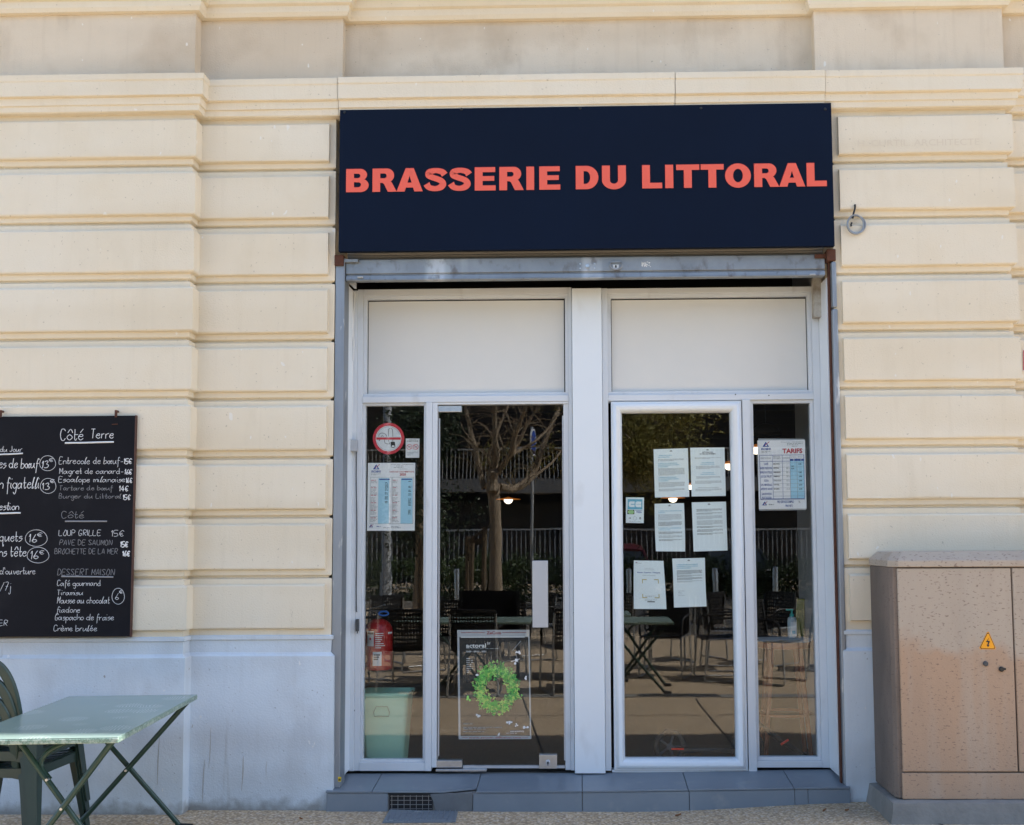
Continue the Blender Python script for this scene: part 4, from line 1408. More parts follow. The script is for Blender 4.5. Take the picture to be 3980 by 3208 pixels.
ink('chalk_writing', M['chalk'], [
    ('t', 'Côté', 408, 367, 562, 74, B_), ('t', 'Terre', 612, 355, 765, 62, B_), ('l', 440, 387, 768, 380, .0048),
    ('t', 'du Jour', 0, 446, 148, 38, T_), ('l', -40, 466, 155, 457, .0042),
    ('t', 'es de bœuf', -6, 556, 258, 66, B_), ('e', 322, 523, 54, 51, T_), ('t', '13', 280, 553, 330, 46, B_), ('t', '€', 334, 512, 358, 24, T_),
    ('t', 'n figatelli', -6, 694, 262, 76, B_), ('e', 325, 676, 53, 51, T_), ('t', '13', 284, 700, 336, 44, B_), ('t', '€', 340, 656, 364, 24, T_),
    ('t', 'estion', -4, 838, 126, 52, B_), ('l', -40, 862, 140, 858, .0048),
    ('t', 'quets', -4, 1050, 145, 66, B_), ('e', 245, 1028, 74, 56, T_), ('t', '16', 196, 1056, 250, 54, B_), ('t', '€', 254, 1018, 284, 26, T_),
    ('t', 'ns tête', -6, 1152, 176, 66, B_), ('e', 257, 1143, 74, 53, T_), ('t', '16', 206, 1168, 262, 54, B_), ('t', '€', 268, 1136, 296, 26, T_),
    ('t', "d'ouverture", 0, 1272, 238, 46, T_), ('t', '/7j', 0, 1380, 70, 54, T_), ('t', 'ER', -4, 1618, 50, 36, T_),
    ('t', 'Entrecôle de bœuf-'.replace('ô', 'o'), 398, 528, 828, 46, T_), ('t', 'Magret de canard-', 402, 594, 832, 38, T_), ('t', 'Escalope milanaise', 397, 650, 845, 38, T_),
    ('t', '15€', 836, 527, 888, 35, .0021), ('t', '16€', 840, 597, 888, 33, .0021), ('t', '16€', 850, 655, 890, 32, .0021), ('t', '14€', 806, 712, 862, 36, .0021), ('t', '15€', 830, 769, 877, 33, .0021),
    ('t', '15€', 752, 1015, 832, 40, T_), ('t', '15€', 814, 1088, 862, 36, .0028), ('t', '16€', 828, 1149, 875, 34, .0030),
    ('t', 'LOUP GRILLE', 397, 1010, 680, 37, T_), ('t', 'Café gourmand', 386, 1350, 680, 38, T_), ('t', 'Tiramisu', 386, 1412, 560, 34, T_), ('t', 'Mousse au chocolat', 387, 1468, 738, 44, T_),
    ('e', 798, 1420, 42, 54, T_), ('t', '6', 778, 1444, 802, 42, T_), ('t', '€', 806, 1402, 826, 22, T_), ('t', 'fiadone', 384, 1530, 540, 40, T_), ('t', 'Gaspacho de fraise', 370, 1582, 768, 42, T_), ('t', 'Crème brulée', 362, 1655, 654, 40, T_)])
ink('faded_chalk', M['chalk_faint'], [
    ('t', 'Tartare de bœuf', 400, 705, 760, 32, T_), ('t', 'Burger du Littoral', 398, 760, 818, 32, T_), ('t', 'Côté', 415, 893, 566, 46, T_), ('l', 440, 915, 722, 915, .0042),
    ('t', 'PAVE DE SAUMON', 402, 1075, 757, 34, T_), ('t', 'BROCHETTE DE LA MER', 370, 1134, 793, 34, T_), ('t', 'DESSERT MAISON', 388, 1277, 772, 40, T_), ('l', 415, 1286, 765, 1291, .0042)])
for px_ in (785, 6):
    x, z = PZ(Z4, px_, 200, YBD)
    s = MB()
    s.tube([(x, -.09, z + .024), (x, -.155, z + .024), (x + .002, -.160, z + .014), (x, -.158, z - .012)], .0065, 8)
    s.box(x - .006, x + .006, -.160, -.150, z - .006, z + .030)
    s.build('hook', M['rust'], bd, smooth=True)
x, z = PZ(Z4, 775, 261, YBD)
s = MB()
s.tube([(x - .016, YBD - .002, z), (x + .017, YBD - .002, z + .002)], .0026, 6)
s.build('nail', M['rust'], bd)

# ------------------------------------------------------------------ coil of cable on the right pilaster
cc = thing('cable_coil', 'grey coil of spare cable hanging from a hole in the right pilaster', 'cable', (1.63, -.03, 3.36))
x, z = PZ(Z3, 1147, 1345, -.035)
s = MB()
for k_, (ra, rb, o) in enumerate(((.048, .056, 0), (.051, .053, .004), (.046, .055, -.003))):
    s.tube([(x + o + ra * math.cos(t) * (1 + .04 * math.sin(2 * t + k_)), -.034 - .005 * k_ + .004 * math.sin(t + k_), z + rb * math.sin(t)) for t in [i * 2 * math.pi / 32 for i in range(32)]], .0045, 8, closed=True)
s.build('coil', M['rail'], cc, smooth=True)
x2, z2 = PZ(Z3, 1137, 1228, -.02)
s = MB()
s.tube([(x2, -.012, z2), (x2 + .003, -.036, z2 - .004), (x2 - .001, -.042, z2 - .03), (x2 - .008, -.04, z2 - .052), (x - .018, -.042, z + .036)], .0055, 8)
s.tube([(x - .024, -.046, z + .010), (x - .030, -.046, z - .004), (x - .028, -.046, z - .012)], .0055, 8)
s.lathe([(.009, .004), (.009, -.008), (.003, -.009)], (x2, -.014, z2), 12, axis='y')
s.build('wire', M['black'], cc, smooth=True)

# ------------------------------------------------------------------ electrical cabinet on its concrete foot
def cab_mat(name, col, col2, pale):
    m = mat(name, col, .75, 0, 1, 2.2, col2, .35, 120, streak=True)
    nt_ = m.node_tree
    if pale:                                        # a bleached upper part ending in a ragged edge
        co = node(m, 'ShaderNodeTexCoord')
        sp = node(m, 'ShaderNodeSeparateXYZ')
        nt_.links.new(co.outputs['Object'], sp.inputs[0])
        t = node(m, 'ShaderNodeTexNoise', Scale=4.5, Detail=5.0)
        nt_.links.new(co.outputs['Object'], t.inputs['Vector'])
        ma = node(m, 'ShaderNodeMath', operation='MULTIPLY_ADD')
        ma.inputs[1].default_value = .55
        nt_.links.new(t.outputs['Fac'], ma.inputs[0])
        nt_.links.new(sp.outputs['Z'], ma.inputs[2])
        mr = node(m, 'ShaderNodeMapRange')
        mr.inputs[1].default_value, mr.inputs[2].default_value, mr.inputs[4].default_value = 1.02, 1.12, .8
        nt_.links.new(ma.outputs[0], mr.inputs[0])
        over(m, mr.outputs[0], pale)
        over(m, noise_mask(m, 9, .48, .75, 5, (1, 1, .10), (8, 1, 1), .6), pale)
    over(m, noise_mask(m, 7, .50, .80, 6, (1, 1, .14), (18, 1, 1), .28), (.25, .185, .14))
    over(m, noise_mask(m, 85, .61, .68, 2, (.65, .65, 1.25), (1, 1, 1), .6), (.13, .085, .07))
    return m
M['cab'] = cab_mat('speckled_pink_beige_polyester', (.435, .285, .185), (.41, .29, .205), (.43, .375, .31))
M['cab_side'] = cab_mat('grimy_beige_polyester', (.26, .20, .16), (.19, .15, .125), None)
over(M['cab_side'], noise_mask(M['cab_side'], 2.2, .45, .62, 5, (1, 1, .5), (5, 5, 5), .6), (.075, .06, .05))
cbn = thing('electrical_cabinet', 'speckled pinkish beige electrical cabinet beside the shop with a yellow warning triangle', 'cabinet', (2.28, -.24, .16))
X0, X1, YF0, YB0, ZB0 = 1.656, 2.95, -.44, -.03, .165
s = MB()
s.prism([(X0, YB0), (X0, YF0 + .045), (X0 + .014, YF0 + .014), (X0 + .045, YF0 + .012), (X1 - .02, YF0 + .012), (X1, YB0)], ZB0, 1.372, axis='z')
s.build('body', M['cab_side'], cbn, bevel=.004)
s = MB()
s.box(X0 + .030, X1 - .02, YF0, YF0 + .0118, ZB0 - .002, .297)
s.build('base_strip', M['cab'], cbn, bevel=.004)
for x0, x1, nm in ((X0 + .034, 2.288, 1), (2.2955, X1 - .02, 2)):
    s = MB()
    s.box(x0, x1, YF0 - .002, YF0 + .0118, .305, 1.366)
    s.build('door', M['cab'], cbn, bevel=.005)
s = MB()
lo = [(X0 - .006, YF0 + .04), (X0 + .035, YF0 - .012), (X1, YF0 - .012), (X1, YB0), (X0 - .006, YB0)]
hi = [(X0 + .045, YF0 + .12), (X0 + .085, YF0 + .075), (X1 - .05, YF0 + .075), (X1 - .05, YB0), (X0 + .045, YB0)]
nl = 5
s.add([(x, y, 1.373) for x, y in lo] + [(x, y, 1.408) for x, y in lo] + [(x, y, 1.452) for x, y in hi],
      [tuple(range(nl - 1, -1, -1)), tuple(range(2 * nl, 3 * nl))] + [(i + k_ * nl, (i + 1) % nl + k_ * nl, (i + 1) % nl + nl + k_ * nl, i + nl + k_ * nl) for i in range(nl) for k_ in (0, 1)])
s.build('lid', M['cab'], cbn, bevel=.004)
wt = MB()
yt = YF0 - .0035
def tri(k_, lift, mi):
    c_ = [PZ(Z8, 1035, 600, yt), PZ(Z8, 1084, 712, yt), PZ(Z8, 980, 711, yt)]
    mx, mz = sum(p[0] for p in c_) / 3, sum(p[1] for p in c_) / 3
    out = []
    for i in range(3):
        a, p, n_ = Vector(c_[i - 1]), Vector(c_[i]), Vector(c_[(i + 1) % 3])
        for t in (.10, .05):
            out.append(tuple(p.lerp(a, t if t > .06 else .03)) if t > .06 else tuple(p.lerp(n_, .08)))
    out = [(mx + (x - mx) * k_, mz + (z - mz) * k_) for x, z in out]
    wt.prism(out, yt + .001, yt - lift, mi)
    return mx, mz
tri(1.0, .0, 0)
tri(.93, .0006, 2)
mx, mz = tri(.84, .0009, 0)
zz = [PZ(Z8, 1033 + (x - 1033) * 1.25, 672 + (y - 672) * 1.08, yt) for x, y in ((1043, 640), (1024, 668), (1034, 670), (1030, 684), (1026, 682), (1034, 697), (1041, 684), (1036, 685), (1043, 663), (1032, 661))]
vs, fs = tess([zz])
wt.add([(x, yt - .0014, z) for x, z in vs], fs, 1)
wt.build('warning_triangle', [M['amber'], M['ink'], M['black']], cbn)
for px_, py_, m_ in ((1018, 794, 'steel'), (1110, 826, 'black')):
    x, z = PZ(Z8, px_, py_, YF0)
    s = MB()
    s.lathe([(.0135, .002), (.0135, -.008), (.010, -.012), (.002, -.012)], (x, YF0 - .002, z), 16, axis='y')
    if m_ == 'black':
        s.box(x + .004, x + .022, YF0 - .012, YF0 - .004, z - .004, z + .006)
    s.build('lock', M['darkgrey'] if m_ == 'steel' else M['black'], cbn, smooth=True)
ft = MB()
def foot(x0, x1, y0, y1, z0, z1):
    nx, ny = 26, 10
    vs = []
    for j in range(ny + 1):
        for i in range(nx + 1):
            x, y = x0 + (x1 - x0) * i / nx, y0 + (y1 - y0) * j / ny
            e = 1 if (i in (0, nx) or j == 0) else 0
            vs.append((x + .004 * noise.noise((x * 9, y * 9, 1)), y + .004 * noise.noise((x * 9, y * 9, 2)), z1 - .006 * e + .006 * noise.noise((x * 8, y * 8, 3))))
    n0 = len(vs)
    fs = [(j * (nx + 1) + i, j * (nx + 1) + i + 1, (j + 1) * (nx + 1) + i + 1, (j + 1) * (nx + 1) + i) for j in range(ny) for i in range(nx)]
    rim = [i for i in range(nx, -1, -1)] + [j * (nx + 1) for j in range(1, ny + 1)]
    rows = [rim]
    for k_, zz_ in enumerate((z1 * .72 + z0 * .28, z1 * .35 + z0 * .65, z0)):
        row = []
        for a in rim:
            x, y, z = vs[a]
            row.append(len(vs))
            d = .008 + .007 * k_
            vs.append((x - (d if x < x0 + .02 else 0) + .008 * noise.noise((x * 7, y * 7, k_ * 3.3)), y - (d if y < y0 + .02 else 0) + .008 * noise.noise((x * 7, y * 7, 5 + k_ * 3.3)), zz_))
        rows.append(row)
    for a, c in zip(rows[:-1], rows[1:]):
        fs += [(a[i], a[i + 1], c[i + 1], c[i]) for i in range(len(rim) - 1)]
    ft.add(vs, fs)
foot(1.622, 3.05, -.485, -.01, 0, .160)
tag(ft.build('concrete_foot', M['concrete'], smooth=True), 'rough concrete block under the electrical cabinet', 'concrete base')
s = Sheet(Z7, (1195, 520), (1290, 520), (1290, 640), (1195, 640), YD - .030)
s.base()
s.lift = .0008
s.rect(.02, .03, .98, .97, 2).rect(.10, .16, .9, .84, 0).rect(.16, .30, .84, .70, 2)
s.done('wall_plate', [M['white'], M['ink'], M['ink_red']], 'small red and white plate on the wall at the far right edge', 'sign')

# dry leaves on the paving
M['dry_leaf'] = mat('dry_leaf', (.32, .14, .05), .8, 0, 1, 30, (.20, .09, .04))
lrng = random.Random(2)
for (px, py, lb) in ((2636, 3158, 'dry brown leaf on the paving under the white door'), (3205, 3168, 'dry brown leaf on the paving right of the step, nearer the step'), (3292, 3170, 'dry brown leaf on the paving between step and concrete block'), (1170, 3168, 'dry brown leaf on the paving left of the step'), (1045, 3205, 'dry brown leaf on the paving at the bottom edge near the table')):
    d = -(CAM.z - .03) / ((ROT[0] * ((px - PX) / F) + ROT[1] * ((py - PY) / F) + ROT[2]).z)
    v = CAM + (ROT[0] * ((px - PX) / F) + ROT[1] * ((py - PY) / F) + ROT[2]) * d
    a, L = lrng.uniform(0, 6.28), lrng.uniform(.022, .034)
    z0_ = ground(v.x, v.y) + .004
    s = MB()
    rows_ = []
    for i in range(6):
        t = i / 5
        wd_ = .32 * L * math.sin(math.pi * (.06 + .9 * t))
        for q_ in (-1, 0, 1):
            u_, w_ = L * (t - .5), q_ * wd_
            rows_.append((v.x + u_ * math.cos(a) - w_ * math.sin(a), v.y + u_ * math.sin(a) + w_ * math.cos(a), z0_ + .008 * abs(q_) + .010 * t * t))
    s.add(rows_ + [(x, y, z + .0006) for x, y, z in rows_], [(3 * i + q_ + o, 3 * i + q_ + 1 + o, 3 * i + q_ + 4 + o, 3 * i + q_ + 3 + o) for o in (0, 18) for i in range(5) for q_ in (0, 1)])
    tag(s.build('dry_leaf', M['dry_leaf'], smooth=True), lb, 'leaf', 'dry leaves on the paving')

# ------------------------------------------------------------------ folding café table by the left wall
def table_mat():
    m = mat('sage_green_patterned_top', (.25, .34, .305), .22)
    nt_ = m.node_tree
    co = node(m, 'ShaderNodeTexCoord')
    w_ = node(m, 'ShaderNodeTexWave', Scale=22.0, Distortion=9.0, Detail=1.0)
    w_.inputs['Detail Scale'].default_value = .5
    nt_.links.new(co.outputs['Object'], w_.inputs['Vector'])
    v = node(m, 'ShaderNodeTexVoronoi', Scale=5.0)
    nt_.links.new(co.outputs['Object'], v.inputs['Vector'])
    mr = node(m, 'ShaderNodeMapRange')
    mr.inputs[1].default_value, mr.inputs[2].default_value, mr.inputs[3].default_value, mr.inputs[4].default_value = .30, .38, 1, 0
    nt_.links.new(v.outputs['Distance'], mr.inputs[0])
    w2 = node(m, 'ShaderNodeMapRange')
    w2.inputs[1].default_value, w2.inputs[2].default_value, w2.inputs[4].default_value = .62, .78, .75
    nt_.links.new(w_.outputs['Fac'], w2.inputs[0])
    mm = node(m, 'ShaderNodeMath', operation='MULTIPLY')
    nt_.links.new(mr.outputs[0], mm.inputs[0])
    nt_.links.new(w2.outputs[0], mm.inputs[1])
    over(m, mm.outputs[0], (.46, .54, .49))
    over(m, noise_mask(m, 5, .5, .7, 4, (1, 1, 1), (0, 0, 0), .25), (.28, .37, .31))
    return m
M['table_top'] = table_mat()
def edge_mat():
    m = mat('mosaic_table_edge', (.22, .33, .27), .4)
    nt_ = m.node_tree
    co = node(m, 'ShaderNodeTexCoord')
    v = node(m, 'ShaderNodeTexVoronoi', Scale=95.0, feature='DISTANCE_TO_EDGE')
    nt_.links.new(co.outputs['Object'], v.inputs['Vector'])
    mr = node(m, 'ShaderNodeMapRange')
    mr.inputs[1].default_value, mr.inputs[2].default_value, mr.inputs[3].default_value, mr.inputs[4].default_value = .05, .12, .75, 0
    nt_.links.new(v.outputs['Distance'], mr.inputs[0])
    over(m, mr.outputs[0], (.09, .14, .11))
    over(m, noise_mask(m, 60, .5, .6, 1, (1, 1, 1), (0, 0, 0), .6), (.45, .52, .46))
    return m
M['table_edge'] = edge_mat()
def folding_table(base, rot, label, group, width=.68, length=1.25, h=.705):
    t = thing('folding_table', label, 'table', base, group, rot)
    s = MB()
    w2, l2 = width / 2, length / 2
    s.box(-w2 + .002, w2 - .002, -l2 + .002, l2 - .002, h - .004, h)
    tp = s.build('tabletop', M['table_top'], t, local=True, bevel=.003)
    s = MB()
    s.box(-w2, w2, -l2, l2, h - .026, h - .0042)
    s.build('edge_band', M['table_edge'], tp, local=True, bevel=.004)
    for sx, yy, ox, ht, hb in ((1, -.44, .055, .22, .265), (-1, -.40, .055, .22, .265), (1, .52, 0, .305, .275), (-1, .56, 0, .305, .275)):
        yy *= length / 1.18
        ht, hb, ox = (min(k_, w2 - .03) for k_ in (ht, hb, ox))
        s = MB()
        top, bot = (ox + sx * ht, yy, h - .03), (ox - sx * hb, yy, .014)
        s.tube([top, bot], .0135, 10)
        lg = s.build('leg', M['green_metal'], t, local=True, smooth=True)
        s = MB()
        s.tube([(bot[0] + sx * .012, yy, .019), (bot[0] - sx * .06, yy, .014)], .0175, 10)
        s.build('rubber_foot', M['black'], lg, local=True, smooth=True)
    for sx in (1, -1):
        s = MB()
        s.tube([(sx * .235, -.40 * length / 1.18, h - .035), (sx * .255, .52 * length / 1.18, h - .035)], .010, 8)
        s.build('cross_bar', M['green_metal'], t, local=True, smooth=True)
    s = MB()
    yb_ = -.375 * length / 1.18
    s.tube(smooth_path([Vector(p) for p in ((.15, yb_, h - .035), (.06, yb_, h - .055), (-.015, yb_ - .01, h - .085), (-.055, yb_ - .015, h - .125), (-.055, yb_ - .02, h - .165), (-.018, yb_ - .022, h - .215))], 3), .0115, 10)
    s.build('brace', M['green_metal'], t, local=True, smooth=True)
    for xx, yy, zz in ((-.02, -.41, h - .21), (.055, -.435, .375), (.0, .515, .327)):
        s = MB()
        s.tube([(xx, yy * length / 1.18 - .02, zz), (xx, yy * length / 1.18 + .02, zz)], .006, 8)
        s.build('pivot', M['steel'], t, local=True, smooth=True)
    return t
tb = folding_table((-2.35, -1.05, ground(-2.3, -1)), R_(-4.8 + 9.6), 'folding café table with a pale green patterned top standing by the left wall', 'green topped folding tables')

# ------------------------------------------------------------------ stacked plastic garden chairs
def strip(mb, pts, ups, wd, th, mi=0):
    """flat bent bar: points, direction of its width at each, width(s), thickness"""
    pts = [Vector(p) for p in pts]
    n = len(pts)
    wd = wd if hasattr(wd, '__len__') else [wd] * n
    vs = []
    for i, p in enumerate(pts):
        t = (pts[min(i + 1, n - 1)] - pts[max(i - 1, 0)]).normalized()
        u_ = Vector(ups[i] if isinstance(ups, list) else ups)
        u_ = (u_ - t * u_.dot(t)).normalized()
        o = t.cross(u_)
        for a, c in ((-1, -1), (1, -1), (1, 1), (-1, 1)):
            vs.append(p + u_ * a * wd[i] / 2 + o * c * th / 2)
    fs = [(3, 2, 1, 0), tuple(4 * (n - 1) + k_ for k_ in range(4))]
    for i in range(n - 1):
        for k_ in range(4):
            l_ = (k_ + 1) % 4
            fs.append((4 * i + k_, 4 * i + l_, 4 * i + 4 + l_, 4 * i + 4 + k_))
    return mb.add(vs, fs, mi)
def garden_chair(base, rot, label):
    """faces +y, its back towards -y"""
    t = thing('garden_chair', label, 'chair', base, 'stacked green garden chairs', rot)
    G = M['chair_green']
    # the arch of the back with its slats
    s = MB()
    arch, up = [], []
    for i in range(25):
        a = math.pi * i / 24
        cx = -math.cos(a)
        x = (.128 + .02 * (1 - math.sin(a))) * (abs(cx) ** .70) * (1 if cx > 0 else -1)
        z = .42 + .37 * (math.sin(a) ** .55 if 0 < i < 24 else 0)
        arch.append((x, -.225 - (z - .46) * .24, z))
        nx, nz = Vector((x, z - .62)).normalized()
        up.append((nx, 0, nz))
    strip(s, arch, up, .046, .026)
    s.build('back_frame', G, t, local=True, smooth=True, bevel=.008)
    for zz, sag in ((.55, .03),):
        s = MB()
        pts = [(-.13 + .26 * i / 10, -.225 - (zz - .46) * .24 - .02 * (1 - (i / 5 - 1) ** 2), zz + sag * (1 - (i / 5 - 1) ** 2)) for i in range(11)]
        strip(s, pts, (0, 0, 1), .030, .010)
        s.build('back_slat', G, t, local=True, smooth=True, bevel=.003)
    # seat with slots
    s = MB()
    for k_ in range(7):
        y0 = -.20 + .062 * k_
        s.add([], [])
        pts = [(-.225 + .45 * i / 10, y0 + .025, .43 - .016 * (1 - (i / 5 - 1) ** 2) + .012 * (k_ / 6) ** 2) for i in range(11)]
        strip(s, pts, (0, 1, 0), .050, .010)
    for x in (-.225, .225):
        s.box(x - .012, x + .012, -.225, .235, .415, .437)
    s.build('seat', G, t, local=True)
    # curved aprons and flared angle legs
    def apron(p0, p1, out):
        s = MB()
        n_ = 10
        top, low = [], []
        for i in range(n_ + 1):
            u_ = i / n_
            x, y = p0[0] + (p1[0] - p0[0]) * u_, p0[1] + (p1[1] - p0[1]) * u_
            b_ = .012 * (1 - (2 * u_ - 1) ** 2)
            top.append((x + out[0] * b_, y + out[1] * b_, .432))
            low.append((x + out[0] * b_, y + out[1] * b_, .385 + .004 * (1 - (2 * u_ - 1) ** 2) - .07 * abs(2 * u_ - 1) ** 9))
        ins = [(x - out[0] * .008, y - out[1] * .008, z) for x, y, z in top], [(x - out[0] * .008, y - out[1] * .008, z) for x, y, z in low]
        m_ = n_ + 1
        vs = top + low + ins[0] + ins[1]
        fs = []
        for i in range(n_):
            fs += [(i, i + 1, m_ + i + 1, m_ + i), (2 * m_ + i, 3 * m_ + i, 3 * m_ + i + 1, 2 * m_ + i + 1), (m_ + i, m_ + i + 1, 3 * m_ + i + 1, 3 * m_ + i), (i, 2 * m_ + i, 2 * m_ + i + 1, i + 1)]
        s.add(vs, fs)
        s.build('apron', G, t, local=True, smooth=True)
    apron((-.225, -.232), (.225, -.232), (0, -1))
    apron((.237, -.22), (.237, .23), (1, 0))
    apron((-.225, .24), (.225, .24), (0, 1))
    apron((-.237, -.22), (-.237, .23), (-1, 0))
    for sx in (-1, 1):
        for sy in (-1, 1):
            s = MB()
            xt, yt_, xb, yb = sx * .236, (.24 if sy > 0 else -.234), sx * .285, (.275 if sy > 0 else -.30)
            wt_, wb = .078, .040
            def sect(x, y, w_, z):
                return [(x, y, z), (x - sx * w_, y, z), (x - sx * w_, y - sy * .007, z), (x - sx * .007, y - sy * .007, z), (x - sx * .007, y - sy * w_, z), (x, y - sy * w_, z)]
            vs = sect(xt, yt_, wt_, .425) + sect(xt * .85 + xb * .15, yt_ * .85 + yb * .15, wt_ * .86, .36) + sect(xb, yb, wb, 0)
            s.add(vs, [tuple(range(6)), tuple(range(17, 11, -1))] + [(i + 6 * q_, (i + 1) % 6 + 6 * q_, (i + 1) % 6 + 6 + 6 * q_, i + 6 + 6 * q_) for i in range(6) for q_ in (0, 1)])
            s.build('leg', G, t, local=True)
    return t
for k_, lb in enumerate(('dark green garden chair at the bottom of the stack beside the table', 'dark green garden chair in the middle of the stack beside the table', 'dark green garden chair on top of the stack beside the table')):
    garden_chair((-2.895 + .004 * k_, -.72 - .010 * k_, .083 * k_ - .002), R_(-2 + 1.2 * k_), lb)
# ------------------------------------------------------------------ inside, close behind the glass
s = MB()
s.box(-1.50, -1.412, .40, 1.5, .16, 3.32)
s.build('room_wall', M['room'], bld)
s = MB()
s.box(1.478, 1.60, .345, 1.1, .16, 3.32)
s.build('room_wall', mat('grey_white_inner_wall', (.40, .42, .44), .7), bld)
fe = thing('fire_extinguisher', 'red fire extinguisher with white labels behind the left pane', 'extinguisher', (-1.26, .55, .66))
cx, cy = -1.262, .56
s = MB()
s.lathe([(.079, .72), (.087, .725), (.0875, .95), (.082, .985), (.065, 1.012), (.038, 1.03), (.022, 1.036)], (cx, cy, 0), 28)
s.build('cylinder', M['red'], fe, smooth=True)
s = MB()
s.lathe([(.07, .645), (.084, .65), (.086, .722)], (cx, cy, 0), 28)
s.build('base_ring', M['black'], fe, smooth=True)
s = MB()
s.lathe([(.021, 1.03), (.021, 1.075), (.014, 1.08)], (cx, cy, 0), 16)
s.box(cx - .055, cx + .05, cy - .012, cy + .012, 1.078, 1.088)
s.hexa([(cx - .055, cy - .012, 1.098), (cx + .04, cy - .012, 1.118), (cx + .04, cy + .012, 1.118), (cx - .055, cy + .012, 1.098)], [(cx - .055, cy - .012, 1.104), (cx + .04, cy - .012, 1.126), (cx + .04, cy + .012, 1.126), (cx - .055, cy + .012, 1.104)])
s.build('lever', M['darkgrey'], fe, bevel=.002)
s = MB()
s.tube([(cx + .035 + .030 * math.cos(t), cy - .03, 1.070 + .013 * math.sin(t)) for t in [i * .393 for i in range(16)]], .0055, 8, closed=True)
s.build('tag_ring', mat('blue_plastic', (.02, .16, .55), .4), fe, smooth=True)
s = MB()
s.tube([(cx - .02, cy, 1.06), (cx - .07, cy - .02, 1.09), (cx - .098, cy - .02, 1.02), (cx - .098, cy - .01, .85)], .011, 10)
s.build('hose', M['black'], fe, smooth=True)
def on_cyl(mb, a0, a1, z0, z1, rr, mi):
    k_ = 8
    vs = [(cx + rr * math.sin(R_(a0 + (a1 - a0) * i / k_)), cy - rr * math.cos(R_(a0 + (a1 - a0) * i / k_)), z) for i in range(k_ + 1) for z in (z0, z1)]
    mb.add(vs, [(2 * i, 2 * i + 2, 2 * i + 3, 2 * i + 1) for i in range(k_)], mi)
s = MB()
on_cyl(s, -42, -10, .872, .965, .0882, 0)
on_cyl(s, -40, -12, .945, .958, .0885, 1)
on_cyl(s, -30, -22, .91, .925, .0885, 2)
on_cyl(s, -14, 22, .752, .838, .0882, 0)
for i in range(3):
    on_cyl(s, -10, 16 - 4 * i, .815 - .013 * i, .823 - .013 * i, .0885, 1)
for i in range(8):
    on_cyl(s, -4, random.uniform(14, 40), .948 - .0125 * i, .953 - .0125 * i, .0882, 0)
on_cyl(s, 50, 78, .945, .957, .0882, 0)
s.build('label', [M['white'], M['ink'], M['ink_red']], fe)
s = MB()
s.box(-1.412, cx - .06, cy + .02, cy + .05, .78, .81)
s.build('wall_bracket', M['darkgrey'], fe)
s = MB()
s.box(-1.412, cx - .06, cy + .02, cy + .05, .93, .96)
s.build('wall_bracket', M['darkgrey'], fe)
bn = thing('waste_bin', 'tall mint green plastic bin standing under the fire extinguisher', 'bin', (-1.21, .6, .16))
s = MB()
bx, by = -1.214, .60
def rr_(w_, d_, z, r_=.03):
    out = []
    for sx, sy, a0 in ((1, 1, 0), (-1, 1, 90), (-1, -1, 180), (1, -1, 270)):
        for k_ in range(5):
            a = R_(a0 + 22.5 * k_)
            out.append((bx + sx * (w_ - r_) + r_ * math.cos(a), by + sy * (d_ - r_) + r_ * math.sin(a), z))
    return out
rows = [rr_(.122, .10, .161), rr_(.149, .125, .565), rr_(.157, .133, .567), rr_(.158, .134, .585), rr_(.148, .124, .585), rr_(.120, .10, .18)]
vs = [p for r_ in rows for p in r_]
s.add(vs, [(20 * k_ + i, 20 * k_ + (i + 1) % 20, 20 * k_ + 20 + (i + 1) % 20, 20 * k_ + 20 + i) for k_ in range(5) for i in range(20)] + [tuple(range(19, -1, -1)), tuple(range(100, 120))])
s.build('bucket', M['mint'], bn, smooth=True)
s = MB()
hx_, hy_ = bx - .01, by - .140
s.tube([(hx_ - .035, hy_ + .008, .505), (hx_ + .035, hy_ + .008, .505), (hx_ + .048, hy_ + .011, .47), (hx_ + .042, hy_ + .014, .445), (hx_ - .046, hy_ + .014, .445), (hx_ - .05, hy_ + .011, .47)], .0022, 6, closed=True)
s.build('handle', mat('dull_green_plastic', (.20, .33, .22), .5), bn, smooth=True)
sx_, sy_ = 1.300, .74
so = thing('bar_stool', 'dark wooden stool with a round seat behind the right pane', 'stool', (sx_, sy_, .16))
s = MB()
s.lathe([(.155, .832), (.170, .836), (.172, .862), (.165, .872), (.08, .874)], (sx_, sy_, 0), 32)
s.build('seat', M['wood'], so, smooth=True)
for a in (40, 140, 220, 320):
    s = MB()
    c_, d_ = math.cos(R_(a)), math.sin(R_(a))
    s.tube([(sx_ + .115 * c_, sy_ + .115 * d_, .835), (sx_ + .185 * c_, sy_ + .15 * d_, .16)], [.018, .014], 10)
    s.build('leg', M['wood'], so, smooth=True)
s = MB()
s.tube([(sx_ + .16 * math.cos(t), sy_ + .14 * math.sin(t), .42) for t in [i * .314 for i in range(20)]], .009, 8, closed=True)
s.build('foot_ring', M['wood'], so, smooth=True)
s = MB()
for i in range(7):
    a = R_(-16 + 6 * i)
    c_, d_ = math.cos(a), math.sin(a)
    z = .876 + .0022 * i
    q_ = []
    for u_, v_ in ((-.155, -.11), (.155, -.11), (.155, .11), (-.155, .11)):
        q_.append((sx_ + u_ * c_ - v_ * d_ + .005 * (i % 3), sy_ + u_ * d_ + v_ * c_, z + .022 * max(0, abs(u_) - .11) * (i % 3)))
    s.add(q_ + [(x, y, zz + .001) for x, y, zz in q_], [(3, 2, 1, 0), (4, 5, 6, 7), (0, 1, 5, 4), (1, 2, 6, 5), (2, 3, 7, 6), (3, 0, 4, 7)])
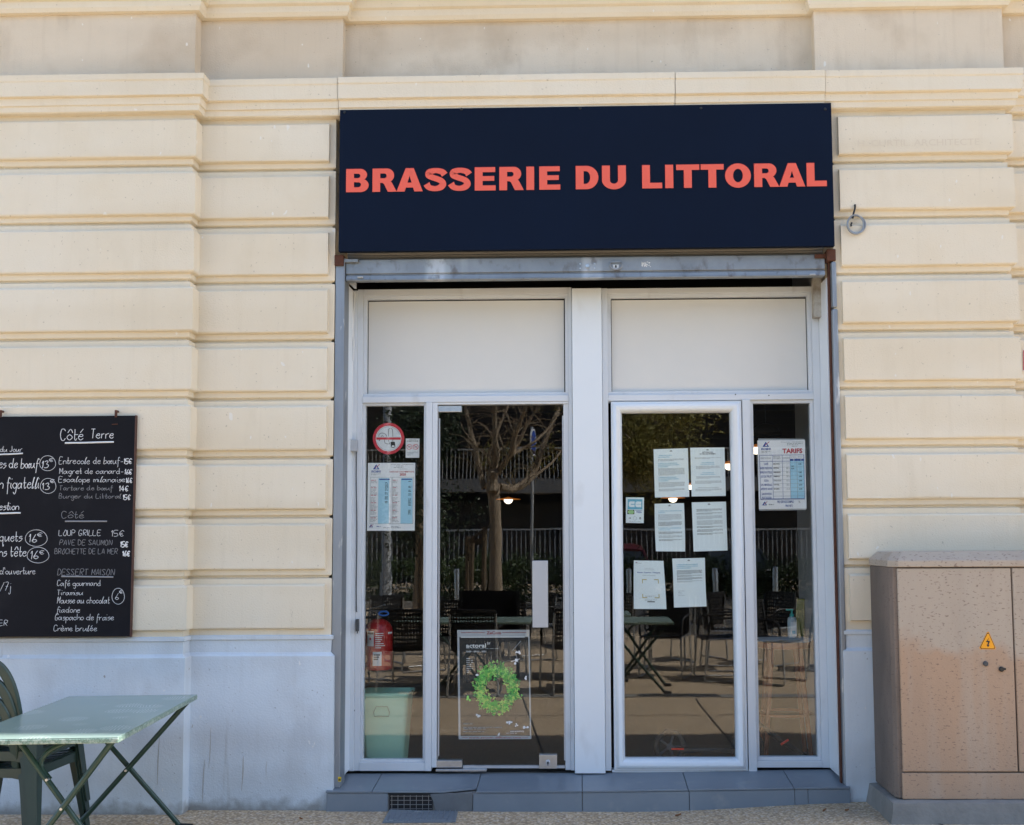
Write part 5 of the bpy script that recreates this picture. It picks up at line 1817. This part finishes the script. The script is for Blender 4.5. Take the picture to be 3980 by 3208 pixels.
tag(s.build('paper_pile', M['white']), 'fanned pile of white papers on the wooden stool', 'papers')
gb = thing('gel_bottle', 'clear pump bottle of hand gel with a turquoise head on the stool', 'bottle', (1.357, .74, .892))
s = MB()
ex, ey = 1.357, .74
s.lathe([(.024, .893), (.028, .897), (.029, 1.0), (.026, 1.018), (.012, 1.028)], (ex, ey, 0), 20)
s.build('bottle', M['clear'], gb, smooth=True)
s = MB()
s.lathe([(.0135, 1.026), (.0135, 1.043), (.006, 1.046), (.006, 1.064), (.010, 1.066), (.010, 1.076)], (ex, ey, 0), 14)
s.box(ex - .036, ex + .004, ey - .005, ey + .005, 1.066, 1.075)
s.build('pump', M['teal'], gb, smooth=True)
s = MB()
s.box(ex - .012, ex + .022, ey - .0325, ey - .030, .905, .995, 0)
s.box(ex - .006, ex + .014, ey - .033, ey - .0325, .92, .94, 1)
s.build('label', [M['white'], M['ink_blue']], gb)
s = MB()
s.hexa([(1.395, .90, .86), (1.46, .88, .86), (1.465, .885, .86), (1.40, .905, .86)], [(1.43, .93, 1.13), (1.476, .91, 1.13), (1.477, .915, 1.13), (1.435, .935, 1.13)], 0)
tag(s.build('leaflet_holder', mat('olive_yellow_board', (.22, .20, .03), .6)), 'olive yellow leaflet board leaning behind the stool', 'leaflet board')
# folded scooter on the floor
ks = thing('kick_scooter', 'dark folded kick scooter with red reflectors on the floor behind the glass', 'scooter', (.9, .5, .16))
ys_ = .47
for x in (.545, 1.02):
    s = MB()
    s.tube([(x + .085 * math.cos(t), ys_, .262 + .085 * math.sin(t)) for t in [i * .262 for i in range(24)]], .017, 8, closed=True)
    wh = s.build('wheel', M['gasket'], ks, smooth=True)
    s = MB()
    s.lathe([(.02, -.018), (.02, .018)], (x, ys_, .262), 14, axis='y')
    for k_ in range(5):
        a = k_ * 1.2566
        s.tube([(x, ys_, .262), (x + .072 * math.cos(a), ys_, .262 + .072 * math.sin(a))], .008, 6)
    s.build('rim', M['darkgrey'], wh)
s = MB()
s.box(.60, .98, ys_ - .06, ys_ + .06, .235, .262)
s.prism([(.47, .33), (.52, .372), (.60, .36), (.655, .262), (.62, .262), (.585, .335), (.53, .345)], ys_ - .03, ys_ + .03)
s.build('deck', M['black'], ks, bevel=.006)
s = MB()
s.tube([(1.02, ys_, .262), (1.10, ys_, .40), (1.16, ys_ + .02, .34), (1.38, ys_ + .05, .19)], .017, 10)
s.tube([(1.36, ys_ - .12, .20), (1.36, ys_ + .22, .20)], .012, 8)
s.build('stem', M['black'], ks, smooth=True)
s = MB()
s.box(.55, .625, ys_ - .064, ys_ - .058, .254, .264)
a = Vector((1.24, ys_ + .012, .255))
s.tube([(1.222, ys_ + .005, .272), (1.270, ys_ + .012, .300)], .007, 8)
s.build('reflector', mat('red_reflector', (.75, .03, .01), .3), ks)
# pendant lamps
M['bulb'] = lamp_mat('lit_opal_glass', (1.0, .86, .66), 1.1)
M['orange'] = lamp_mat('orange_glass_shade', (.95, .28, .03), .10)
def pendant(px, py, Y, k_, label, disc_=True):
    x, z = P(px, py, Y)
    t = thing('pendant_lamp', label, 'lamp', (x, Y, z), 'pendant lamps in the dining room')
    s = MB()
    s.lathe([(.055 * k_, 0), (.052 * k_, -.02 * k_), (.040 * k_, -.040 * k_), (.02 * k_, -.052 * k_), (.003, -.055 * k_)], (x, Y, z), 20)
    s.build('bulb', M['bulb'], t, smooth=True)
    s = MB()
    s.lathe([(.15 * k_, -.001), (.15 * k_, .003), (.05 * k_, .018 * k_), (.01, .03 * k_)], (x, Y, z), 28)
    s.build('lamp_shade', M['orange'], t, smooth=True)
    s = MB()
    s.tube([(x, Y, z + .02), (x, Y, 3.32)], .004, 6)
    s.build('cord', M['black'], t)
for (px, py), Y, k_, lb in ((ZB(1400, 852), 7.0, 1.0, 'lit pendant lamp seen through the glass door right of the mirrored trunk'), (ZE(705, 842), 7.0, 1.0, 'lit pendant lamp with orange shade seen between the upper and middle papers'),
                            (ZE(1128, 588), 6.0, 1.25, 'lit pendant lamp at the right edge of the white door'), (ZE(838, 745), 8.2, 1.1, 'lit pendant lamp seen between the two upper papers'), (ZE(1330, 465), 4.5, 1.2, 'lit pendant lamp half hidden by the price board in the right pane')):
    pendant(px, py, Y, k_, lb)
x, z = P(*ZE(1400, 330), 2.6)
s = MB()
s.lathe([(.125, -.045), (.122, -.03), (.10, .01), (.06, .04), (.02, .052)], (x, 2.6, z), 28)
s.tube([(x, 2.6, z + .05), (x, 2.6, 3.32)], .004, 6)
tag(s.build('dome_lamp', M['darkgrey'], smooth=True), 'unlit dark dome lamp hanging high behind the right pane', 'lamp')
# ------------------------------------------------------------------ the street that the glass mirrors, behind the camera
M['bark'] = mat('grey_brown_bark', (.26, .20, .14), .95, 0, 1, 9, (.42, .34, .25), 1.0, 26, streak=True)
M['stake'] = mat('weathered_stake', (.20, .15, .10), .9, 0, 1, 9, (.12, .09, .06), streak=True)
def leaf_mat(name, a, c):
    m = mat(name, a, .55, 0, 1, 9, c)
    return m
M['hedge_leaf'] = leaf_mat('hedge_leaf', (.035, .060, .016), (.065, .10, .028))
M['olive_leaf'] = leaf_mat('olive_leaf', (.20, .20, .045), (.30, .25, .06))
M['dark_leaf'] = leaf_mat('dark_leaf', (.018, .035, .012), (.035, .06, .02))
M['asphalt'] = mat('asphalt', (.05, .05, .05), .9, 0, 1, 2, (.065, .063, .06), .4, 120)
M['kerb'] = mat('kerb_stone', (.40, .38, .34), .8, 0, 1, 3, (.32, .30, .27))
s = MB()
s.box(-60, 60, -23.0, -18.6, .0, .012)
structure(s.build('road', M['asphalt']))
s = MB()
s.box(-60, 60, -16.9, -16.75, 0, .14)
s.box(-60, 60, -18.6, -18.45, 0, .14)
structure(s.build('kerb', M['kerb']))
s = MB()
s.box(-60, 60, -18.45, -16.9, 0, .08)
structure(s.build('planting_bed', mat('bare_soil', (.07, .05, .035), .95)))

def quad_leaf(mb, p, ln, wd, rng, droop=0.0):
    d = Vector((rng.gauss(0, 1), rng.gauss(0, 1), rng.gauss(0, .7) - droop))
    d.normalize()
    o = d.cross(Vector((rng.gauss(0, 1), rng.gauss(0, 1), rng.gauss(0, 1)))).normalized()
    p = Vector(p)
    mb.add([p, p + d * ln * .5 + o * wd / 2, p + d * ln, p + d * ln * .5 - o * wd / 2], [(0, 1, 2, 3)])
def limb(mb, pts, r0, r1, n=8):
    sm = smooth_path([Vector(p) for p in pts], 4) if len(pts) > 2 else pts
    k_ = len(sm)
    mb.tube([(p[0] + .01 * noise.noise((p[2] * 4, p[0] * 4, 1)), p[1], p[2]) for p in sm], [r0 + (r1 - r0) * i / (k_ - 1) for i in range(k_)], n)
# pollarded tree in front of the glass door
D1 = 14.2
def tp(x, y, dd=0):
    return mirror(*ZB(x, y), D1 + dd)
base = tp(1308, 1530)
t1 = thing('pollarded_tree', 'bare pollarded tree with upswept limbs mirrored in the glass door', 'tree', (base[0], base[1], 0))
s = MB()
trunk = [(base[0] - .01, base[1], -.05), (base[0], base[1], .5), tp(1306, 1300), tp(1304, 1050), tp(1298, 850), tp(1290, 740)]
sm = smooth_path([Vector(p) for p in trunk], 6)
s.tube(sm, [.115 - .035 * min(1, i / 8) + .014 * math.sin(i * .9) * .3 + (.016 if i > len(sm) - 6 else 0) for i in range(len(sm))], 16)
for i in range(3):
    limb(s, [tp(1290, 790, -.05 * i), tp(1290, 700, .1 - .1 * i), tp(1285 + 8 * i, 640, .05 - .1 * i)], .085, .065)
s.build('trunk', M['bark'], t1, smooth=True)
s = MB()
LIMBS = [([(1225, 770, 0), (1190, 640, .1), (1150, 480, .2), (1110, 300, .3), (1080, 120, .4), (1060, -150, .5)], .060, .030),
         ([(1285, 680, 0), (1300, 540, -.1), (1305, 400, -.15), (1295, 200, -.2), (1300, -100, -.3)], .062, .036),
         ([(1310, 640, 0), (1330, 500, .1), (1310, 380, .15), (1350, 250, .2), (1390, 150, .25), (1430, -60, .3)], .036, .018),
         ([(1325, 660, 0), (1390, 560, -.2), (1430, 500, -.3), (1450, 380, -.4), (1490, 260, -.5), (1530, 140, -.6), (1600, -150, -.8)], .058, .028),
         ([(1430, 510, -.3), (1480, 430, -.2), (1530, 310, -.2), (1590, 210, -.2), (1640, 140, -.2), (1720, -60, -.2)], .040, .022),
         ([(1340, 760, 0), (1440, 770, .2), (1540, 720, .3), (1600, 640, .4), (1640, 520, .4), (1690, 380, .5), (1740, 260, .6), (1800, 140, .7), (1880, -60, .9)], .075, .030),
         ([(1430, 520, -.1), (1510, 480, 0), (1590, 430, 0), (1650, 380, .1), (1720, 300, .2), (1790, 200, .3)], .036, .014),
         ([(1590, 690, .4), (1650, 640, .5), (1720, 580, .6), (1790, 500, .7), (1850, 430, .8)], .030, .014),
         ([(1300, 640, 0), (1265, 590, -.2), (1255, 520, -.25), (1280, 440, -.3)], .030, .016),
         ([(1240, 520, -.2), (1180, 480, -.3), (1110, 400, -.4), (1060, 320, -.5), (1040, 270, -.5)], .014, .006),
         ([(1150, 480, .2), (1110, 520, .2), (1060, 500, .2)], .016, .007), ([(1210, 300, .3), (1270, 280, .3), (1330, 310, .3)], .010, .005),
         ([(1370, 370, .2), (1400, 330, .2), (1460, 290, .2)], .010, .005), ([(1330, 360, .15), (1370, 480, 0), (1360, 540, 0)], .012, .006)]
for pts, r0, r1 in LIMBS:
    limb(s, [tp(*p) for p in pts], r0 * .74, r1 * .74)
rng = random.Random(11)
for k_ in range(150):
    pts, r0, r1 = LIMBS[rng.randrange(6)]
    j = rng.randrange(1, len(pts) - 1)
    a = Vector(tp(*pts[j]))
    d = Vector((rng.gauss(0, .7), rng.gauss(0, .7), rng.uniform(-.2, 1))).normalized()
    L = rng.uniform(.2, .55)
    limb(s, [a, a + d * L * .5 + Vector((0, 0, .03)), a + d * L + Vector((rng.uniform(-.1, .1), 0, -.06))], .008, .003, 5)
s.build('crown', M['bark'], t1, smooth=True)
# stakes beside it
s = MB()
for (x, y0, y1, dd) in ((1100, 1130, 1700, .5), (1130, 1180, 1700, .2), (1222, 1060, 1700, .3), (735, 1140, 1700, 1.5)):
    a, c = tp(x, y0, dd), tp(x, y1, dd)
    s.tube([(a[0], a[1], 0), (a[0], a[1], a[2])], .035, 8)
a, c = tp(1070, 1170, .35), tp(1235, 1170, .35)
s.box(a[0], c[0], a[1] - .05, a[1] - .02, a[2] - .04, a[2] + .04)
a, c = tp(1105, 1160, .3), tp(1232, 1070, .3)
s.tube([a, c], .02, 6)
tag(s.build('tree_stakes', M['stake']), 'wooden stakes and cross rail left of the mirrored bare tree', 'stakes')
# leafy tree whose fronds hang into the view of the white door
rng = random.Random(5)
t2 = thing('feathery_tree', 'olive green feathery tree mirrored at the top left of the white door', 'tree', (.12, -9.0, 0))
s = MB()
limb(s, [(.12, -9.0, -.05), (.10, -9.0, 1.2), (.16, -8.95, 2.2), (.25, -8.8, 3.1), (.2, -8.7, 4.4)], .13, .06, 12)
ends = []
for k_ in range(34):
    a = rng.uniform(0, 6.28)
    st_ = Vector((.2, -8.8, rng.uniform(2.2, 4.4)))
    d = Vector((math.cos(a), math.sin(a), rng.uniform(.0, .6)))
    if k_ < 16:
        d = Vector((rng.uniform(.55, 1.0), rng.uniform(-.3, .8), rng.uniform(-.1, .5)))
        st_.z = rng.uniform(2.3, 3.6)
    L = rng.uniform(.9, 1.6)
    m1, m2 = st_ + d * L * .5 + Vector((0, 0, .12)), st_ + d * L + Vector((0, 0, -.25))
    limb(s, [st_, m1, m2], .022, .006, 6)
    ends += [(st_.lerp(m1, .6), d), (m1, d), (m1.lerp(m2, .5), d), (m2, d)]
s.build('trunk', M['bark'], t2, smooth=True)
s = MB()
for p, d in ends:
    for k_ in range(20):
        q_ = p + Vector((rng.gauss(0, .16), rng.gauss(0, .16), rng.gauss(0, .12)))
        fd = Vector((d.x + rng.gauss(0, .5), d.y + rng.gauss(0, .5), -.35 + rng.gauss(0, .3))).normalized()
        for j in range(9):
            quad_leaf(s, q_ + fd * .028 * j + Vector((0, 0, -.0012 * j * j)), rng.uniform(.06, .10), .018, rng, .4)
s.build('crown', M['olive_leaf'], t2)
t3 = thing('evergreen_tree', 'dark evergreen tree mirrored at the left edge of the glass door', 'tree', (-2.85, -12.2, 0))
s = MB()
limb(s, [(-2.85, -12.2, -.05), (-2.83, -12.2, 1.2), (-2.8, -12.2, 3.2)], .12, .05, 10)
s.build('trunk', M['bark'], t3, smooth=True)
s = MB()
for k_ in range(120):
    c_ = Vector((-2.85 + rng.gauss(0, .38), -12.2 + rng.gauss(0, .4), rng.uniform(1.4, 4.0)))
    for j in range(55):
        quad_leaf(s, c_ + Vector((rng.gauss(0, .14), rng.gauss(0, .14), rng.gauss(0, .14))), rng.uniform(.06, .10), .035, rng, .2)
s.build('crown', M['dark_leaf'], t3)
# hedge in clipped lengths
for k_, (x0, x1, h, lb) in enumerate(((-9, -4.3, 1.05, 'far left length of clipped hedge, mirrored behind the lamp post'), (-4.2, -.9, 1.06, 'length of clipped hedge mirrored left of the bare trunk'), (-.75, 1.6, 1.02, 'length of clipped hedge mirrored right of the bare trunk'), (1.7, 8, 1.0, 'length of clipped hedge mirrored in the white door and right pane'))):
    t = thing('hedge', lb, 'hedge', ((x0 + x1) / 2, -17.6, 0), 'clipped hedge lengths along the road')
    s = MB()
    for j in range(int((x1 - x0) * 3)):
        x = rng.uniform(x0, x1)
        limb(s, [(x, -17.6 + rng.gauss(0, .15), .05), (x + rng.gauss(0, .1), -17.6 + rng.gauss(0, .2), .8)], .02, .008, 5)
    s.build('stems', M['bark'], t)
    s = MB()
    for j in range(int((x1 - x0) * 75)):
        c_ = Vector((rng.uniform(x0, x1), -17.6 + rng.uniform(-.42, .42), rng.uniform(.12, h)))
        for i in range(34):
            quad_leaf(s, c_ + Vector((rng.gauss(0, .12), rng.gauss(0, .12), rng.gauss(0, .10))), rng.uniform(.06, .11), .038, rng, -.15)
    s.build('foliage', M['hedge_leaf'], t)
# railing beyond the road
M['rail_white'] = mat('pale_grey_painted_rail', (.46, .46, .45), .5)
fz = thing('street_railing', 'pale barred railing mirrored above the hedge', 'railing', (0, -23.4, 0))
s = MB()
for i in range(150):
    x = -10 + i * .135
    s.box(x, x + .026, -23.42, -23.39, .10, 1.73)
s.build('bars', M['rail_white'], fz)
s = MB()
s.box(-10.1, 10.3, -23.45, -23.36, 1.73, 1.78)
s.box(-10.1, 10.3, -23.43, -23.38, .10, .15)
s.build('top_rail', M['rail_white'], fz)
# dark building opposite with a balcony
ob = thing('dark_building', 'dark clad building with a railed balcony mirrored across the road', 'building', (0, -30, 0))
M['clad'] = mat('dark_bronze_cladding', (.020, .017, .015), .7, 0, 1, 2.0, (.030, .026, .022), streak=True)
s = MB()
s.box(-26, 26, -38, -30.4, 0, 2.75)
s.box(-26, 26, -38, -30.2, 4.6, 6.7)
s.box(-26, 26, -38, -31.6, 2.75, 4.6)
s.build('wall', M['clad'], ob)
s = MB()
x0, y0, z0 = mirror(*ZB(900, 800), 36)
_, _, z1 = mirror(*ZB(900, 695), 36)
s.box(-26, 26, -30.4, -29.4, z0, z1)
s.build('balcony_slab', mat('grey_concrete_slab', (.20, .20, .20), .8, 0, 1, 2, (.15, .15, .15)), ob)
s = MB()
for i in range(230):
    x = -16 + i * .14
    s.box(x, x + .028, -29.48, -29.45, z1, z1 + .98)
s.box(-16, 16.2, -29.5, -29.43, z1 + .98, z1 + 1.03)
s.build('balcony_railing', M['rail_white'], ob)
for i in range(9):
    x = -14.5 + 3.3 * i
    s = MB()
    s.box(x, x + 1.6, -30.42, -30.38, .3, 2.4)
    s.build('window', M['gasket'], ob)
s = MB()
for i in range(9):
    s.box(-26, 26, -30.19, -30.12 + .0, 4.7 + .22 * i, 4.72 + .22 * i)
s.build('cladding_joints', mat('cladding_joint', (.045, .04, .034), .6), ob)
# lamp post, road sign, bollards
a = mirror(*ZB(492, 600), 20)
lp = thing('lamp_post', 'tall grey lamp post mirrored behind the round no smoking sticker', 'lamp post', (a[0], a[1], 0))
s = MB()
s.lathe([(.11, 0), (.11, .9), (.085, .95), (.075, 6.0), (.06, 8.0)], (a[0], a[1], 0), 18)
s.build('pole', M['grey'], lp, smooth=True)
s = MB()
s.tube([(a[0], a[1], 7.9), (a[0] + .1, a[1], 8.2), (a[0] + .9, a[1], 8.35)], .035, 10)
s.box(a[0] + .85, a[0] + 1.5, a[1] - .12, a[1] + .12, 8.29, 8.40)
s.build('lamp_head', M['darkgrey'], lp, bevel=.01)
a = mirror(*ZB(1590, 430), 20)
rs = thing('road_sign', 'round blue road sign on a thin post, mirrored edge on in the glass door', 'road sign', (a[0], a[1], 0))
s = MB()
s.tube([(a[0] - .03, a[1], 0), (a[0] - .03, a[1], a[2] + .3)], .028, 10)
s.build('post', M['grey'], rs, smooth=True)
s = MB()
an = R_(81)
def disc_pts(r_, off):
    return [(a[0] + r_ * math.cos(t) * math.cos(an) + off * math.sin(an), a[1] - r_ * math.cos(t) * math.sin(an) + off * math.cos(an), a[2] + r_ * math.sin(t)) for t in [i * 2 * math.pi / 28 for i in range(28)]]
for r0, o0, o1, mi in ((.26, -.012, .012, 0), (.225, .012, .0135, 1)):
    s.add(disc_pts(r0, o0) + disc_pts(r0, o1), [tuple(range(27, -1, -1)), tuple(range(28, 56))] + [(i, (i + 1) % 28, (i + 1) % 28 + 28, i + 28) for i in range(28)], mi)
s.build('sign_plate', [M['white'], mat('road_sign_blue', (.02, .08, .42), .4)], rs)
bl = None
for k_, (Z, x, y, lb) in enumerate(((ZB, 1018, 1370, 'steel bollard mirrored left of the bare trunk in the glass door'), (ZB, 732, 1390, 'steel bollard mirrored at the right edge of the left pane'), (ZE, 1020, 1395, 'steel bollard mirrored right of the lowest papers in the white door'), (ZE, 370, 1370, 'steel bollard mirrored at the left edge of the white door'), (ZE, 1480, 1400, 'steel bollard mirrored in the right pane'))):
    a = mirror(*Z(x, y), 21)
    if bl is None:
        bl = thing('bollard', lb, 'bollard', (a[0], a[1], 0), 'steel bollards along the pavement')
        s = MB()
        s.lathe([(.055, 0), (.055, a[2] - .03), (.048, a[2] - .008), (.02, a[2])], (0, 0, 0), 16)
        s.build('post', M['steel'], bl, smooth=True, local=True)
        s = MB()
        s.lathe([(.085, 0), (.085, .02), (.06, .03)], (0, 0, 0), 16)
        s.build('foot', M['steel'], bl, smooth=True, local=True)
    else:
        c_ = copy_tree(bl)
        c_.location = (a[0], a[1], 0)
        c_['label'] = lb
# parked cars beyond the hedge
def car(base, paint, label, flip=1):
    t = thing('parked_car', label, 'car', base, 'cars parked beyond the hedge', math.pi / 2)
    sec = [(-2.05, .35, .62, .78), (-1.95, .22, .86, .80), (-1.0, .20, .93, .86), (.0, .20, .95, .87), (1.0, .20, .93, .86), (1.85, .24, .82, .82), (2.0, .35, .62, .70)]
    s = MB()
    vs = []
    for x, zb_, zt_, hw in sec:
        vs += [(x, -hw * .94, zb_), (x, -hw, zb_ + .2), (x, -hw, zt_ - .12), (x, -hw * .90, zt_), (x, hw * .90, zt_), (x, hw, zt_ - .12), (x, hw, zb_ + .2), (x, hw * .94, zb_)]
    fs = [tuple(range(7, -1, -1)), tuple(8 * 6 + i for i in range(8))]
    for k_ in range(6):
        fs += [(8 * k_ + i, 8 * k_ + (i + 1) % 8, 8 * k_ + 8 + (i + 1) % 8, 8 * k_ + 8 + i) for i in range(8)]
    s.add(vs, fs)
    bd_ = s.build('body', paint, t, local=True, smooth=True, bevel=.03)
    roof = [(-1.75, .90, .74), (-1.25, 1.30, .62), (-.6, 1.40, .60), (.2, 1.38, .60), (.55, 1.28, .62), (1.15, .92, .74)]
    s = MB()
    vs = []
    for x, z, hw in roof[1:5]:
        vs += [(x, -hw, z), (x, -hw * .8, z + .035), (x, hw * .8, z + .035), (x, hw, z), (x, hw * .9, z - .03), (x, -hw * .9, z - .03)]
    s.add(vs, [tuple(range(5, -1, -1)), tuple(18 + i for i in range(6))] + [(6 * k_ + i, 6 * k_ + (i + 1) % 6, 6 * k_ + 6 + (i + 1) % 6, 6 * k_ + 6 + i) for k_ in range(3) for i in range(6)])
    for (a, c_) in ((0, 1), (5, 4), (2, 2)):
        for sy in (-1, 1):
            xa, za, ha = roof[a]
            xb, zb_, hb = roof[c_]
            if a == c_:
                xa, za, ha = -.35, .92, .80
                xb = -.42
            s.tube([(xa, sy * ha, za), (xb, sy * hb, zb_)], .035, 6)
    s.build('roof', paint, t, local=True, smooth=True)
    s = MB()
    vs = []
    for x, z, hw in roof:
        vs += [(x * .985, -.76, .90), (x * .985, -hw * .985, z - .012), (x * .985, hw * .985, z - .012), (x * .985, .76, .90)]
    s.add(vs, [(4 * k_ + i, 4 * k_ + i + 1, 4 * k_ + 5 + i, 4 * k_ + 4 + i) for k_ in range(5) for i in range(3)])
    s.build('windows', M['car_glass'], t, local=True)
    for x in (-1.25, 1.2):
        for sy in (-1, 1):
            s = MB()
            s.lathe([(.20, -.09), (.30, -.10), (.315, -.07), (.315, .07), (.30, .10), (.20, .09)], (x, sy * .76, .31), 22, axis='y')
            wh = s.build('wheel', M['gasket'], t, local=True, smooth=True)
            s = MB()
            s.lathe([(.03, -.106), (.19, -.100), (.20, .100), (.03, .106)], (x, sy * .76, .31), 16, axis='y')
            s.build('rim', M['steel'], wh, local=True)
    for sy in (-1, 1):
        s = MB()
        s.box(1.88, 1.97, sy * .62 - .14, sy * .62 + .14, .62, .74)
        s.build('headlight', M['white'], t, local=True, bevel=.02)
        s = MB()
        s.box(-2.03, -1.95, sy * .64 - .10, sy * .64 + .10, .68, .82)
        s.build('tail_light', M['red'], t, local=True, bevel=.02)
M['car_glass'] = mat('tinted_car_glass', (.02, .025, .03), .05)
car((1.0, -21.2, -.06), mat('dark_red_car_paint', (.09, .010, .010), .3), 'dark red car whose roof is mirrored over the hedge in the white door')
car((3.95, -21.2, -.06), mat('dark_grey_car_paint', (.06, .065, .07), .25, .3), 'dark grey car whose roof is mirrored over the hedge in the right pane', -1)

# ------------------------------------------------------------------ the terrace: tables, black perforated chairs, an easel
M['perf'] = mat('black_perforated_plastic', (.012, .012, .013), .45)
def terrace_chair(base, rot, label):
    """backrest at -y, so it faces +y before turning"""
    t = thing('terrace_chair', label, 'chair', base, 'black perforated terrace chairs', rot)
    s = MB()
    nx, nz = 15, 9
    def bp(u_, v_):
        return (-.215 + .43 * u_, -.22 - .05 * v_ + .035 * (2 * u_ - 1) ** 2, .47 + .36 * v_)
    for i in range(nx + 1):
        u_ = i / nx
        k_ = .010 if 0 < i < nx else .02
        s.tube([bp(u_, j / 6) for j in range(7)], k_, 4)
    for j in range(nz + 1):
        v_ = j / nz
        s.tube([bp(i / 8, v_) for i in range(9)], .013 if 0 < j < nz else .022, 4)
    s.build('backrest', M['perf'], t, local=True)
    s = MB()
    for i in range(15):
        x = -.21 + .03 * i
        s.tube([(x, -.21, .452), (x, 0, .44), (x, .21, .45), (x, .235, .43)], .010, 4)
    for j in range(12):
        y = -.21 + .04 * j
        s.tube([(-.215, y, .45), (0, y, .438), (.215, y, .45)], .011, 4)
    s.build('seat', M['perf'], t, local=True)
    for sx in (-1, 1):
        s = MB()
        s.tube([(sx * .225, -.25, .80), (sx * .228, -.22, .46), (sx * .245, -.26, .02), (sx * .245, -.24, .012), (sx * .245, .24, .012), (sx * .24, .26, .03), (sx * .228, .23, .44), (sx * .228, -.20, .448)], .0115, 8)
        s.build('side_frame', M['steel'], t, local=True, smooth=True)
        s = MB()
        s.tube([(sx * .235, -.235, .66), (sx * .255, .0, .67), (sx * .255, .16, .66), (sx * .24, .20, .62), (sx * .23, .22, .45)], .013, 8)
        s.build('armrest', M['perf'], t, local=True, smooth=True)
    return t
def terrace_table(x0, x1, y, label):
    return folding_table(((x0 + x1) / 2, y, 0), 0, label, 'green topped folding tables', x1 - x0, .70, .70)
terrace_table(-1.86, -.50, -4.34, 'green topped terrace table mirrored low in the glass door above the poster')
terrace_table(.20, .93, -4.2, 'green topped terrace table mirrored under the papers in the white door')
terrace_table(-.2, .55, -5.15, 'green topped terrace table mirrored beyond the post between the doors')
x = terrace_chair((-1.04, -3.93, 0), math.pi, 'black terrace chair with its back to the glass, mirrored above the poster')
for (bx_, by_, ro_, lb) in ((-1.72, -3.98, math.pi + .15, 'black terrace chair mirrored behind the mullion beside the extinguisher'), (-1.42, -4.98, .1, 'black terrace chair on the far side of the long mirrored table, left one'), (-.80, -5.02, -.15, 'black terrace chair on the far side of the long mirrored table, right one'),
                            (-2.35, -4.75, -1.2, 'black terrace chair mirrored behind the fire extinguisher'), (1.55, -5.0, 1.45, 'black terrace chair mirrored right of the table in the white door'), (.95, -5.25, .3, 'black terrace chair mirrored under the lowest paper of the white door'),
                            (2.05, -4.75, -.9, 'black terrace chair mirrored behind the stool in the right pane'), (-.1, -4.05, math.pi - .3, 'black terrace chair mirrored behind the post between the doors'), (1.5, -6.9, 2.6, 'black terrace chair standing farther off, mirrored in the white door')):
    c_ = copy_tree(x)
    c_.location = (bx_, by_, 0)
    c_.rotation_euler = (0, 0, ro_)
    c_['label'] = lb
for k_, (bx_, by_) in enumerate(((-3.1, -5.8), (-2.5, -6.5), (-1.9, -5.9), (-1.2, -6.6), (1.05, -6.1), (1.7, -5.9), (2.3, -6.4), (2.9, -5.8), (.45, -6.9), (-.6, -7.0))):
    c_ = copy_tree(x)
    c_.location = (bx_, by_, 0)
    c_.rotation_euler = (0, 0, random.uniform(0, 6.28))
    c_['label'] = 'black terrace chair in the dim back row of the mirrored terrace'
    c_['group'] = 'back row of terrace chairs'
a, c_ = mirror(*ZB(1040, 1535), 12.0), mirror(*ZB(1478, 1535), 12.0)
es = thing('easel_board', 'black easel board standing on the terrace, mirrored over the chair in the glass door', 'board', ((a[0] + c_[0]) / 2, a[1], 0))
s = MB()
s.box(a[0], c_[0], a[1] - .012, a[1] + .012, .42, a[2])
s.build('board', M['chalkboard'], es)
for x in (a[0] + .01, c_[0] - .01):
    s = MB()
    s.hexa([(x - .018, a[1] + .015, 0), (x + .018, a[1] + .015, 0), (x + .018, a[1] + .045, 0), (x - .018, a[1] + .045, 0)], [(x - .018, a[1] + .012, a[2]), (x + .018, a[1] + .012, a[2]), (x + .018, a[1] + .04, a[2]), (x - .018, a[1] + .04, a[2])])
    s.build('leg', M['black'], es)

# tall broad trees added unseen, outside the mirrored view, to shade the far terrace
for k_, (x, y, lb) in enumerate(((7.0, -12.0, 'unseen broad leafy tree added to shade the far terrace, nearer the shop'), (7.6, -16.6, 'unseen broad leafy tree added to shade the far terrace, nearer the road'))):
    t = thing('added_shade_tree', lb, 'tree', (x, y, 0), 'added unseen shade trees right of the terrace')
    s = MB()
    limb(s, [(x, y, -.05), (x + .05, y, 2), (x - .05, y + .05, 4), (x, y, 6.4)], .17, .08, 12)
    for j in range(9):
        a = j * .7
        limb(s, [(x, y, 4 + .2 * j), (x + 1.6 * math.cos(a), y + 1.2 * math.sin(a), 5.3 + .1 * j), (x + 3.6 * math.cos(a), y + 2.3 * math.sin(a), 6.0)], .06, .015, 6)
    s.build('trunk', M['bark'], t, smooth=True)
    s = MB()
    for j in range(170):
        a, q_ = rng.uniform(0, 6.283), math.sqrt(rng.random())
        c_ = Vector((x + 4.6 * q_ * math.cos(a), y + 2.6 * q_ * math.sin(a), 5.4 + 1.5 * (1 - q_ * q_) + rng.gauss(0, .35)))
        for i in range(46):
            quad_leaf(s, c_ + Vector((rng.gauss(0, .38), rng.gauss(0, .38), rng.gauss(0, .2))), rng.uniform(.16, .26), .13, rng, .1)
    s.build('crown', M['dark_leaf'], t)
